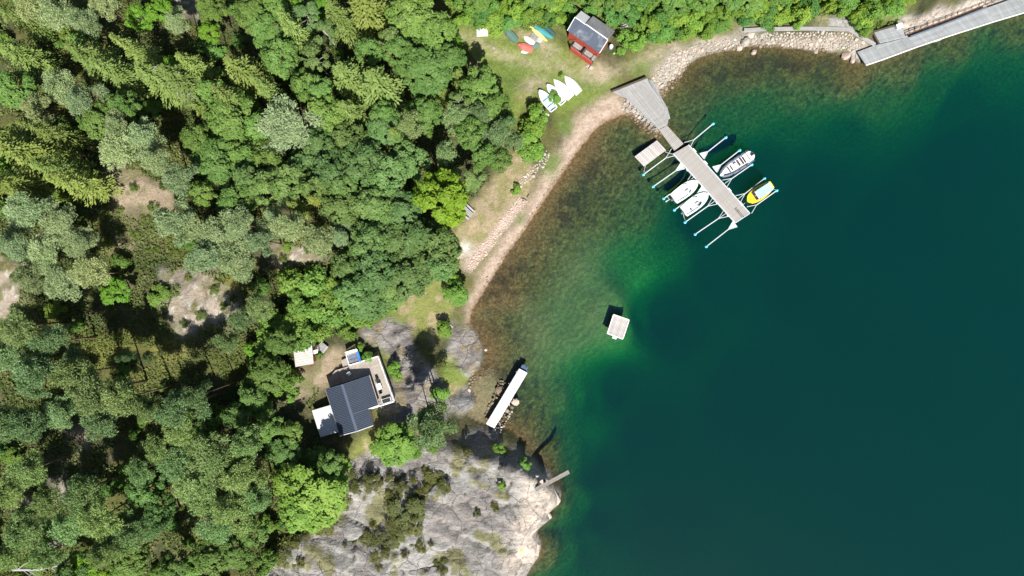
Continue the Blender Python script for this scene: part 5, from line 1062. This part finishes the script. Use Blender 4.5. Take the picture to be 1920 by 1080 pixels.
# fractured blocks along the outer edge of the headland
for k, (pix, lab) in enumerate((([(1003,891),(1016,893),(1029,902),(1016,910),(1004,915),(999,902)], 'pale pink rock block just north of the diving plank'), ([(1034,909),(1043,924),(1052,939),(1046,949),(1025,943),(1016,925)], 'largest pale pink rock block, forming the tip of the headland south of the plank'),
   ([(1029,961),(1036,971),(1012,990),(1001,976)], 'squared pink rock slab stepping down south of the headland tip'), ([(1010,991),(990,1011),(984,1004),(1003,986)], 'narrow pink rock slab below the squared slab'), ([(985,1016),(992,1030),(976,1050),(958,1034)], 'pale rock block with a yellow lichen spot near the lower photo edge'), ([(1000,1016),(1012,1022),(1010,1044),(997,1040)], 'low grey-pink rock at the waterline near the lower photo edge'))):
    zt = max(.7, sum(G(x, y).z for x, y in pix)/len(pix)+.32); ps = [P(x, y, zt) for x, y in pix]; c = sum(ps, Vector())/len(ps); o = thing('rock_block', lab, 'rock', (c.x, c.y, 0), 'rock blocks on the headland edge')
    g = random.Random(60+k); b = MB(); b.prism([(p.x-c.x, p.y-c.y) for p in ps], -1.5, [zt+g.uniform(-.28, .12) for p in ps]); b.build('block', M['pink_rock'], o, bevel=.16)
    if k == 4: b = MB(); b.ball((0, 0, zt-.02), (.35, .28, .08), 8, 4); b.build('lichen', M['yellow'], o)
# ---------------------------------------------------------------- trees and shrubs
def leaf_quads(c, nrm, along, ln, wd, bend=0.12):
    """one folded diamond per leaf spray: centre c, facing nrm, long axis along"""
    al = unit(along-nrm*np.sum(along*nrm, -1, keepdims=True)); sd_ = np.cross(nrm, al)
    ln = ln[:, None]; wd = wd[:, None]
    p = np.stack([c-al*ln*.5, c+sd_*wd*.5-nrm*ln*bend, c+al*ln*.5-nrm*ln*bend*.6, c-sd_*wd*.5-nrm*ln*bend], 1)
    return p.reshape(-1, 3), np.arange(len(c)*4).reshape(-1, 4)

def crown_broad(seed, n=4400, R0=3.5, H0=10.0, flat=0.78, lobes=46, leaf=0.38, wdr=0.62, low=0.25, fine=0.0):
    g = np.random.default_rng(seed)
    # lobes: boughs ending in rounded clumps on an uneven dome
    th = g.random(lobes)*2*np.pi; u = g.random(lobes)**0.6; ph = u*1.9-0.15
    cz = H0-R0*flat*1.15; rr = R0*(0.62+0.30*g.random(lobes))
    lc = np.stack([np.sin(ph)*np.cos(th)*rr, np.sin(ph)*np.sin(th)*rr, np.cos(ph)*rr*flat*1.2], 1); lc[:, 2] += cz
    lr = R0*(0.13+0.19*g.random(lobes)**1.4)*(1.6 if lobes < 20 else 1)
    li = g.choice(lobes, n, p=lr**2/np.sum(lr**2))
    d = unit(g.normal(size=(n, 3))+np.array([0, 0, 0.55])); rad = lr[li]*(0.55+0.5*g.random(n)**0.5)
    c = lc[li]+d*rad[:, None]*np.array([1, 1, 0.75])
    out = unit(c-np.array([0, 0, cz-R0*0.4]))
    nrm = unit(d*0.45+out*0.5+np.array([0, -0.0, 0.6])+g.normal(size=(n, 3))*0.40)
    al = unit(d+g.normal(size=(n, 3))*0.8)
    s = leaf*(0.65+0.7*g.random(n))
    v, q = leaf_quads(c, nrm, al, s*1.25, s*wdr*1.1)
    var = np.clip(0.25+0.5*g.random(lobes)[li]+0.35*(g.random(n)-0.5), 0, 1)
    return v, q, np.repeat(var, 4), lc, cz

def crown_pine(seed, n=9500, R0=3.6, H0=12.0):
    g = np.random.default_rng(seed); lobes = 40
    th = g.random(lobes)*2*np.pi; fa = g.random(3)*6.28; rr = R0*np.sqrt(g.random(lobes))*0.86*(0.84+0.2*np.sin(2*th+fa[0])+0.16*np.sin(3*th+fa[1]))
    hz = H0-1.0-2.6*(rr/R0)**2+g.normal(size=lobes)*0.55
    lc = np.stack([rr*np.cos(th), rr*np.sin(th), hz], 1); lr = R0*(0.13+0.17*g.random(lobes))
    li = g.choice(lobes, n, p=lr**2/np.sum(lr**2))
    d = unit(g.normal(size=(n, 3))+np.array([0, 0, .35])); c = lc[li]+d*(lr[li]*(0.35+0.95*g.random(n)**0.8))[:, None]*np.array([1, 1, 0.42])
    al = unit(d*np.array([1, 1, .6])+np.array([0, 0, 0.5])+g.normal(size=(n, 3))*0.75)
    nrm = unit(g.normal(size=(n, 3))*0.75+np.array([0, 0, 0.75])); s = 0.42*(0.5+0.9*g.random(n))
    v, q = leaf_quads(c, nrm, al, s, s*0.24, 0.05)
    var = np.clip(0.2+0.5*g.random(lobes)[li]+0.45*(g.random(n)-0.4), 0, 1)
    return v, q, np.repeat(var, 4), lc, H0-4

def crown_spruce(seed, R0=3.6, H0=16.0):
    g = np.random.default_rng(seed); cs = []; ns = []; als = []; ln = []; wd = []; var = []
    z = 2.4; k = 0
    while z < H0-0.25:
        f = 1-(z-2.4)/(H0-2.4); rmax = R0*(f**0.62)*(1 if z > 4 else 0.75)+0.12
        nb = int(np.clip(5+3*f, 5, 8)); a0 = g.random()*6.28
        for b in range(nb):
            a = a0+2*math.pi*b/nb+g.normal()*0.16; rl = rmax*(0.62+0.5*g.random()); bv = g.random()
            m = max(3, int(rl*3.4)); s = (np.arange(m)+0.6)/m
            dirv = np.array([math.cos(a), math.sin(a), 0.0]); side = np.array([-dirv[1], dirv[0], 0])
            droop = -0.50*rl*s**1.4+0.22*rl*np.maximum(0, s-0.7)
            base = dirv*(rl*s)[:, None]; base[:, 2] += z+droop+(g.random()-.5)*0.25
            for sg in (-1, 0, 1):
                w = 0.5*rl*0.52*(1-0.6*s)*(1.0 if sg else 0)+0.02
                c = base+side*(sg*w)[:, None]+g.normal(size=(m, 3))*0.05; c[:, 2] -= abs(sg)*0.10
                cs.append(c); als.append(dirv+side*sg*0.75+np.array([0, 0, -0.28])+g.normal(size=(m, 3))*0.12)
                ns.append(unit(np.array([0, 0, 1.0])+dirv*0.15-side*sg*0.30+g.normal(size=(m, 3))*0.20))
                ln.append(np.full(m, 0.62)*(0.8+0.5*g.random(m))*(0.65+0.35*f)); wd.append(np.full(m, 0.22)*(0.8+0.5*g.random(m)))
                var.append(np.clip(0.15+0.35*bv+0.35*s+0.3*(g.random(m)-.5), 0, 1))
        z += 0.60+0.95*f*0.9; k += 1
    c = np.concatenate(cs); ln = np.concatenate(ln)
    v, q = leaf_quads(c, np.concatenate(ns), np.concatenate(als), ln, np.concatenate(wd), 0.1)
    return v, q, np.repeat(np.concatenate(var), 4), None, 0

def trunk_mesh(name, H0, r0, m, lobes=None, cz=0, nl=7, spruce=False, seed=0):
    g = random.Random(seed); b = MB()
    pts = [(g.uniform(-.12, .12)*i, g.uniform(-.12, .12)*i, H0*f-0.6*(i == 0)) for i, f in enumerate((0, 0.3, 0.6, 0.86 if not spruce else 0.985))]
    b.path(pts, [r0*1.15, r0*0.8, r0*0.55, r0*0.12 if spruce else r0*0.28], 7)
    if lobes is not None:
        for k in range(min(nl, len(lobes))):
            p = lobes[k]; z0 = max(H0*0.3, min(p[2]-1.2, H0*0.75)); f = z0/H0
            s = Vector((pts[1][0]*(1-f)+pts[2][0]*f, pts[1][1]*(1-f)+pts[2][1]*f, z0)); e = Vector(p)
            mid = s.lerp(e, 0.55)+Vector((0, 0, 0.25)); b.path([s, mid, e], [r0*0.42, r0*0.28, r0*0.08], 5)
    return b.mesh(name, m, True)

KIND = {}
def kind(key, n, fn, leafmat, bark, R0, H0, r0, cname, spruce=False, nl=7):
    KIND[key] = []
    for i in range(n):
        v, q, var, lob, cz = fn(100*len(KIND)+i)
        cm = np_mesh(cname, v, q, LEAF[leafmat], {'var': var})
        KIND[key].append((cm, trunk_mesh('trunk', H0, r0, M[bark], lob, cz, nl, spruce, i), R0, H0))
kind('broad', 5, lambda s: crown_broad(s), 'broad', 'bark', 3.5, 10, 0.20, 'crown')
kind('lime', 2, lambda s: crown_broad(s, 3600, leaf=0.42, lobes=34), 'lime', 'bark', 3.5, 10, 0.20, 'crown')
kind('birch', 2, lambda s: crown_broad(s, 2300, 2.6, 11, 1.05, 24, leaf=0.26), 'broad', 'birchbark', 2.6, 11, 0.13, 'crown', nl=12)
kind('pine', 5, lambda s: crown_pine(s), 'pine', 'pinebark', 3.6, 12, 0.19, 'crown', nl=14)
kind('spruce', 4, lambda s: crown_spruce(s), 'spruce', 'bark', 3.6, 16, 0.22, 'crown', True)
kind('shrub', 5, lambda s: crown_broad(s, 1300, 1.6, 2.5, 0.8, 16, leaf=0.27, low=0), 'shrub', 'bark', 1.6, 2.5, 0.06, 'foliage', nl=6)
kind('heath', 3, lambda s: crown_broad(s, 900, 1.5, 1.05, 0.42, 16, leaf=0.20, wdr=0.5), 'heath', 'bark', 1.5, 1.05, 0.03, 'foliage', nl=4)

TREES = []
def cover(x, y, r):   # crown discs so far, for filling gaps
    return any((x-a)**2+(y-b)**2 < (r*0.55+c*0.72)**2 for a, b, c in COV)
COV = []
def plant(key, px, py, r, h, tint=(1, 1, 1), name=None, cz=None, v=None):
    """crown seen at photo pixel px,py with radius r pixels, height h metres"""
    if key == 'spruce': r *= 1.22
    f = {'spruce': 0.5, 'shrub': 0.7, 'heath': 0.6}.get(key, 0.74) if cz is None else cz
    p = G(px, py, h*f)
    gz = ground(p.x, p.y); rm = r*S*(HC-p.z)/HC
    cm, tm, R0, H0 = random.choice(KIND[key]) if v is None else KIND[key][v]
    o = bpy.data.objects.new(name, None); C.objects.link(o); o.empty_display_size = 0.3
    o.location = (p.x, p.y, gz-0.05); o.rotation_euler = (0, 0, random.uniform(0, 6.28)); o.scale = (rm/R0, rm/R0*random.uniform(.92, 1.08), h/H0)
    j = random.uniform(0.84, 1.22); w = random.uniform(-0.12, 0.07)
    c = bpy.data.objects.new(cm.name.split('.')[0], cm); relink(c, o); c.color = (tint[0]*j*(1+w), tint[1]*j, tint[2]*j*(1-w), 1)
    relink(bpy.data.objects.new('stem' if key in ('shrub', 'heath') else 'trunk', tm), o)
    TREES.append([o, key, px, py, r, tint]); COV.append((px, py, r)); return o

NAMES = dict(broad='broadleaf_tree', lime='lime_tree', birch='birch_tree', pine='pine_tree', spruce='spruce_tree', shrub='shrub', heath='heather_shrub')
def rows(key, txt, h, tint=(1, 1, 1), hv=0.12):
    for w in txt.split():
        a = [float(x) for x in w.split(',')]
        hh = a[3] if len(a) > 3 else h*random.uniform(1-hv, 1+hv)
        plant(key, a[0], a[1], a[2], hh, tint, NAMES[key])
# tall sunlit spruces of the upper left
rows('spruce', '45,105,36 185,115,42 225,140,36 262,100,30 300,150,40 345,155,40 372,130,30 460,138,42 440,190,30 555,60,30 690,22,48 655,150,46 712,165,50 640,40,34 100,250,26 20,260,40 30,30,30 120,320,38 60,290,46 150,345,34 505,170,26 660,215,34', 15.5)
rows('spruce', '862,150,20,10 832,178,18,9 600,378,24,11 560,388,24,11 745,258,24,12 590,430,18,9 395,215,24,14 25,345,40,17', 10, (1.05, 1.0, 0.9))
# pines of the rocky ridge and the lower left
rows('pine', '545,238,62,13', 13, (1.22, 1.15, 1.2), 0)
rows('pine', '110,30,34 60,20,32 165,45,30 200,12,30 335,45,26 118,165,36 165,190,38 80,205,32 230,285,44 272,262,36 225,240,30 300,300,38 345,335,34 60,395,44 120,420,44 35,455,42 90,480,44 160,455,36 175,510,36 120,530,42 60,520,30 330,415,40 400,440,46 455,420,38 440,485,44 385,485,36 490,450,30 545,425,32 598,448,34 520,405,28 640,440,26', 11, (1.25, 1.22, 1.22))
rows('pine', '45,610,40 110,640,44 30,665,42 75,705,44,15 150,700,40,16 190,735,46,17 245,745,42,17 285,760,30,16 195,790,40 345,762,42,17 380,738,28,17 60,790,34,15 20,790,34,15 245,668,13 287,668,14 455,600,26 490,575,28 430,640,24 120,770,36', 12, (0.90, 1.0, 0.84))
rows('pine', '400,850,52 455,885,46 380,920,50 440,955,44 335,870,40 300,840,34 410,985,36 480,930,34 60,880,38 30,920,34 160,920,36 195,965,42 130,985,44 60,990,42 100,1030,34 240,1000,40 20,1040,32 205,1030,34 290,985,30 270,880,32 345,800,36 470,830,36 100,935,34', 12, (0.90, 1.05, 0.78))
rows('pine', '808,803,44,17 812,784,36,16 795,795,26,11 860,222,34 932,250,34 838,290,26 900,215,24 770,235,28 965,268,20', 11, (1.02, 1.1, 0.95))  # the pines crowding the first one are added to thicken its shadow
# broadleaf trees
rows('broad', '540,340,38 500,350,36 470,330,34 620,325,42 680,305,42 725,325,40 765,300,36 640,388,40 700,385,42 750,395,42 785,440,44 822,470,42 742,455,40 765,515,44 700,505,40 690,560,40 735,540,36 570,310,34 655,265,36 720,240,36 600,270,30 690,450,36 650,500,30 660,545,34 640,345,30 590,350,28 820,500,30', 11, (0.92, 0.95, 1.2))
rows('broad', '770,28,44 815,55,38 790,128,56 845,110,30 900,165,38 922,200,34 885,250,32 800,210,32 910,288,30 935,300,22 745,95,30 500,50,36 525,105,34 470,25,32 435,218,46 410,300,46 460,290,34 370,260,30 395,170,26 160,85,30 25,165,36 185,225,36 230,195,26 480,235,32 500,300,34 380,360,24 445,370,32 395,15,26 600,175,30 610,210,34 520,5,30 575,160,28 690,95,26 720,215,30', 11, (1.0, 1.05, 1.0))
rows('broad', '270,920,34 295,955,32 240,1045,36 400,1040,36 440,1035,34 470,1000,28 530,850,34,6 595,862,26,5 545,815,24,5 500,700,36 470,740,28 525,640,28 500,800,28 440,780,26 130,1070,30 330,1060,26 380,800,24 620,870,26 130,450,24', 9, (0.85, 0.92, 0.95))
rows('broad', '590,930,60,9.5 560,960,36,9 622,905,32,8 545,905,34,8 640,870,20,6', 8, (1.25, 1.28, 0.95), 0)
rows('broad', '853,552,25,5.5 743,835,38,5.5 715,842,22,4 760,815,22,4', 4, (1.15, 1.3, 0.95), 0)
rows('birch', '880,335,32,9 735,80,28 590,110,26 575,30,30 860,190,22 950,235,22 610,60,26 525,60,22 755,45,20', 11, (1.0, 1.0, 1.35))
rows('lime', '828,366,50,14 848,398,28,12', 10, (1.0, 1.0, 1.0), 0)
rows('lime', '600,15,28,8 215,545,28,6 300,20,26,8 395,60,22,8 560,15,20,8 20,310,26,9 260,35,24,8 330,120,18,8 850,78,20,6', 8, (0.72, 0.85, 1.0))
rows('lime', '160,1065,34,7 215,1075,26,6 470,655,14,4 240,880,14,5', 6, (0.75, 0.85, 1.0))
# lighter shrubs and saplings
rows('shrub', '560,565,30 598,585,30 635,595,28 535,610,30 565,630,26 600,625,22 640,560,26 580,530,30 540,530,26 615,555,24 670,590,24 510,655,26 524,702,20 500,640,28 555,595,22 510,600,24 650,620,18 700,580,22 730,565,22 685,600,16 625,530,22 545,720,22 505,725,22 480,690,20 480,760,24', 4.5, (0.95, 1.0, 0.95))
rows('shrub', '1000,240,24,3.5 992,265,26,3.5 1008,215,20,3.5 985,285,20,3 1005,290,16,2.5 1040,182,12,1.6 1052,140,5,1.0 833,614,16,2.6 845,520,16,3 738,690,12,2 745,705,10,1.6 690,672,12,1.8 675,650,9,1.5 822,738,16,2.6 598,667,7,1.2 545,745,10,1.5 812,843,12,2 780,850,10,1.6 936,842,11,1.6 941,912,9,1.4 984,872,12,1.5 1195,75,17,3 1172,70,16,2.5 1165,95,8,1 1240,70,12,2 1640,25,22,4 1625,55,12,2 1610,40,12,2.2 1500,42,12,1.8 967,357,9,1 970,350,8,1', 2.2, (0.98, 1.1, 0.85))
# heather cushions on the headland
rows('heath', '702,910,20 688,905,14 727,895,10 735,930,17 752,915,14 730,950,12 760,970,34 785,955,22 745,985,22 775,990,18 777,935,18 790,925,14 815,905,22 803,890,14 830,915,14 800,918,12 705,1012,20 685,1010,14 725,1018,18 745,1012,16 705,1047,12 720,1040,12 710,1065,8 780,1025,12 790,1030,9 825,1060,16 828,1075,12 895,965,8 662,1019,9 648,1022,5 600,995,24 612,978,20 620,962,16 838,920,7 927,950,8 775,900,9 808,1020,6 700,985,7 650,930,16 668,915,14 640,950,14 760,1040,9 930,955,6 660,890,12 550,1020,14 530,1050,18 560,1060,12 880,850,10 755,1000,14 735,1000,12', 0.6, (1, 1, 1), 0.2)

rows('heath', '250,350,9 285,385,11 305,350,8 225,395,10 270,410,9 325,545,12 350,520,8 400,545,10 375,590,12 420,575,9 345,605,10 440,560,8 10,480,10 25,520,9 530,485,9 575,470,8 300,400,10 330,470,12 250,440,12 290,470,10 220,430,11 355,480,10', 0.7, (0.95, 1.25, 1.0), 0.2)
# the shrubbery behind the boathouse and along the north shore
NORTH = [(845,-60),(1720,-60),(1700,12),(1660,24),(1605,30),(1560,15),(1530,22),(1450,38),(1385,36),(1330,50),(1285,66),(1235,70),(1200,62),(1175,28),(1150,26),(1120,14),(1090,5),(1068,30),(1052,58),(1030,38),(1000,30),(940,42),(890,38),(850,40)]
def scatter(poly, rmin, rmax, n, fn, seed, sep=0.9):
    g = random.Random(seed); xs = [p[0] for p in poly]; ys = [p[1] for p in poly]; k = 0; mine = []
    pa = np.array
    for _ in range(n*30):
        x = g.uniform(min(xs), max(xs)); y = g.uniform(min(ys), max(ys)); r = g.uniform(rmin, rmax)
        if not inpoly(pa([x]), pa([y]), poly)[0]: continue
        if any((x-a)**2+(y-b)**2 < ((r+c)*0.5*sep)**2*1.6 for a, b, c in mine): continue
        mine.append((x, y, r)); fn(x, y, r, g); k += 1
        if k >= n: break
def north_shrub(x, y, r, g):
    if y < 8 and g.random() < 0.3: plant('broad', x, y, r*1.25, g.uniform(5, 8), (0.95, 1.05, 0.95), 'broadleaf_tree')
    else: plant('shrub', x, y, r, g.uniform(1.8, 4), g.choice([(0.8, 1.0, 0.95), (1.1, 1.15, 0.85), (0.62, 0.86, 0.95), (1.2, 1.18, 0.8)]), 'shrub')
scatter(NORTH, 10, 24, 190, north_shrub, 5, 0.72)
# understorey in the gaps of the wood, outside the clearings
FOREST = [(-60,-60),(850,-60),(845,60),(925,150),(945,200),(960,260),(925,330),(880,375),(855,420),(845,470),(790,500),(740,560),(690,600),(650,625),(590,640),(540,690),(520,745),(600,725),(585,770),(600,830),(650,850),(640,930),(560,1010),(500,1130),(-60,1130)]
CLEAR = [[(315,505),(360,495),(415,525),(455,550),(430,605),(380,620),(345,650),(305,605),(320,550)],[(200,340),(255,318),(330,365),(325,388),(240,405),(210,380)],[(-60,440),(15,470),(40,520),(15,600),(-60,600)],
 [(360,985),(410,965),(425,1000),(370,1020),(345,1010)],[(505,475),(590,458),(600,490),(545,500)],[(540,640),(610,635),(610,700),(545,700)],[(100,862),(165,805),(178,830),(110,890)],[(350,590),(400,600),(440,640),(410,700),(370,690)],[(20,930),(150,890),(150,905),(60,950)],[(370,690),(420,700),(470,745),(430,800)],[(170,570),(250,580),(320,620),(300,660),(230,650),(180,640)],[(20,210),(80,215),(90,240),(30,245)],[(0,700),(50,720),(60,760),(0,770)],[(40,820),(90,800),(160,830),(120,860),(40,860)],[(520,760),(580,740),(580,800),(600,850),(540,830)]]
EXC = CLEAR+[[(190,310),(345,330),(340,440),(260,500),(190,420)],[(280,440),(460,480),(470,560),(300,520)],[(180,565),(325,565),(325,690),(180,690)],[(350,560),(450,590),(440,720),(350,720)],[(10,560),(80,560),(80,610),(10,610)],[(0,690),(60,700),(60,770),(0,770)],[(500,745),(590,735),(600,850),(510,850)],[(60,790),(190,790),(180,850),(60,850)],[(880,380),(1000,280),(1000,500),(880,500)]]
def fill(x, y, r, g):
    if cover(x, y, r): return
    if any(inpoly(np.array([x]), np.array([y]), c)[0] for c in EXC): return
    t_ = g.choice([(0.8, 0.9, 0.9), (0.95, 0.95, 0.8), (0.7, 0.82, 0.85)])
    plant('shrub', x, y, r, g.uniform(1.5, 4), t_, 'shrub')
scatter(FOREST, 9, 21, 420, fill, 9, 0.7)

# labels: what it is, how big, and where from the nearest thing one can find
LM = [('the red boathouse', 1105, 75), ('the dark-roofed cabin', 660, 760), ('the white-roofed shed', 568, 665), ('the bare rock clearing', 370, 565), ('the pale rocky gap', 265, 365), ('the bare grey headland', 800, 960),
      ('the lime maple by the beach', 833, 372), ('the upturned white boats', 1058, 168), ('the canoes on the lawn', 1000, 65), ('the grey boardwalk', 1740, 70), ('the stone bank', 1480, 78), ('the photo\'s upper left corner', 0, 0), ('the photo\'s lower left corner', 0, 1080),
      ('the big pale pine', 545, 238), ('the mossy clearing', 385, 998), ('the long white jetty', 950, 745), ('the photo\'s left edge at mid height', 0, 540), ('the top edge above the tall spruces', 330, 0)]
DIRS = ['east', 'north-east', 'north', 'north-west', 'west', 'south-west', 'south', 'south-east']
ORD = ['first', 'second', 'third', 'fourth', 'fifth', 'sixth', 'seventh', 'eighth', 'ninth', 'tenth', 'eleventh', 'twelfth', 'thirteenth', 'fourteenth', 'fifteenth', 'sixteenth', 'seventeenth', 'eighteenth', 'nineteenth', 'twentieth']
DESC = dict(broad=('dark green broadleaf tree', 'tree'), lime=('lime green leafy tree', 'tree'), birch=('thin airy birch', 'tree'), pine=('grey-green pine', 'tree'), spruce=('yellow-green spruce', 'tree'), shrub=('leafy green shrub', 'shrub'), heath=('low olive heather cushion', 'shrub'))
GRP = dict(broad='broadleaf trees of the wood', lime='lime green trees', birch='birches', pine='pines of the wood', spruce='tall spruces', shrub='shrubs and saplings', heath='heather cushions on the rock')
buckets = {}
for rec in TREES:
    o, key, x, y, r, tint = rec
    desc, cat = DESC[key]
    if key == 'broad' and tint[0] > 1.1: desc = 'bright green broadleaf tree'
    if key == 'broad' and tint[0] < 0.9: desc = 'deep green broadleaf tree'
    if key == 'pine' and tint[0] < 0.95: desc = 'mid green pine'
    if key == 'shrub' and tint[0] > 1.08: desc = 'yellow-green shrub'
    if key == 'shrub' and tint[0] < 0.7: desc = 'blue-green shrub'
    if key == 'spruce' and r < 28: desc = 'short olive-green spruce'
    big = {'heath': 15, 'shrub': 18}.get(key, 36)
    size = 'large' if r >= big else 'smaller'
    if key == 'spruce': size = 'tall broad' if r >= 44 else 'slimmer'
    li = min(range(len(LM)), key=lambda i: (LM[i][1]-x)**2+(LM[i][2]-y)**2)
    dx, dy = x-LM[li][1], LM[li][2]-y
    di = DIRS[int(round(math.atan2(dy, dx)/(math.pi/4))) % 8]
    o['category'] = cat; o['group'] = GRP[key]
    buckets.setdefault((desc, size, li, di), []).append((dx*dx+dy*dy, rec))
for (desc, size, li, di), lst in buckets.items():
    lst.sort(key=lambda a: a[0])
    for i, (d, rec) in enumerate(lst):
        lm = LM[li][0]
        if d < 24**2 and len(lst) == 1 and lm.startswith('the ') and rec[1] in ('lime', 'pine') and d < 20: 
            rec[0]['label'] = {'lime': 'bright lime green maple overhanging the beach meadow', 'pine': 'very large pale grey-green pine standing above the dark broadleaf wood'}[rec[1]]; continue
        rec[0]['label'] = f'{size} {desc} {di} of {lm}' if len(lst) == 1 else f'{ORD[min(i, 19)]} {size} {desc} going {di} from {lm}'

# low growth on the forest floor and the grassy banks: too many to count
def floor_stuff(name, n, seed, mat, hmax, size, accept, label):
    g = np.random.default_rng(seed); cs = []; tot = 0
    while tot < n:
        px = g.uniform(-60, 1720, 60000); py = g.uniform(-60, 1130, 60000)
        i = np.clip(((px-OX)/2).astype(int), 0, RW-1); j = np.clip(((py-OY)/2).astype(int), 0, RH-1)
        ok = accept(px, py, i, j, g); cs.append(np.stack([px[ok], py[ok]], 1)); tot += ok.sum()
    c = np.concatenate(cs)[:n]; z = np.zeros(n)
    for _ in range(4):
        k = S*(HC-z)/HC; x = (c[:, 0]-960)*k; y = (540-c[:, 1])*k
        ii_ = np.clip(np.searchsorted(GX, x)-1, 0, len(GX)-2); jj_ = np.clip(np.searchsorted(GY, y)-1, 0, len(GY)-2); z = ZZ[jj_, ii_]
    keep = z > 0.35; x, y, z = x[keep], y[keep], z[keep]; n = len(x)
    p = np.stack([x, y, z+hmax*g.random(n)], 1); nr = unit(g.normal(size=(n, 3))*0.55+np.array([0, 0, 0.8])); s = size*(0.5+g.random(n))
    v, q = leaf_quads(p, nr, g.normal(size=(n, 3)), s, s*0.55)
    cl = fbm(x, y, 0.25, 3); o = bpy.data.objects.new(name, np_mesh(name, v, q, mat, {'var': np.repeat(np.clip((cl-0.3)*2.2+0.3*(g.random(n)-.5), 0, 1), 4)}))
    C.objects.link(o); o['kind'] = 'stuff'; o['label'] = label; o['category'] = 'ground cover'
def rast(polys):
    m = np.zeros((RH, RW), bool)
    for p in polys: m |= inpoly(_qx, _qy, p)
    return m
_f = rast([FOREST]) & ~rast(ROCKS) & ~rast([CLEAR[1]]); _n = rast([NORTHGRASS]) & ~rast(ROCKS+[LAWN, GRAVEL]); _b = rast([LAWN, MEADOW]+LOWLAWN) & ~rast(DRYPATH)
_r = rast(CLEAR) | rast([ROCKS[3]])
floor_stuff('undergrowth', 120000, 21, LEAF['under'], 0.5, 0.36, lambda px, py, i, j, g: _f[j, i] & (fbm(px, py, 0.03, 3) > 0.36), 'brown and olive undergrowth between the trees')
floor_stuff('tall_grass', 30000, 22, LEAF['shrub'], 0.5, 0.34, lambda px, py, i, j, g: _n[j, i] & (fbm(px, py, 0.04, 3) > 0.40), 'green weeds and tall grass along the north shore')
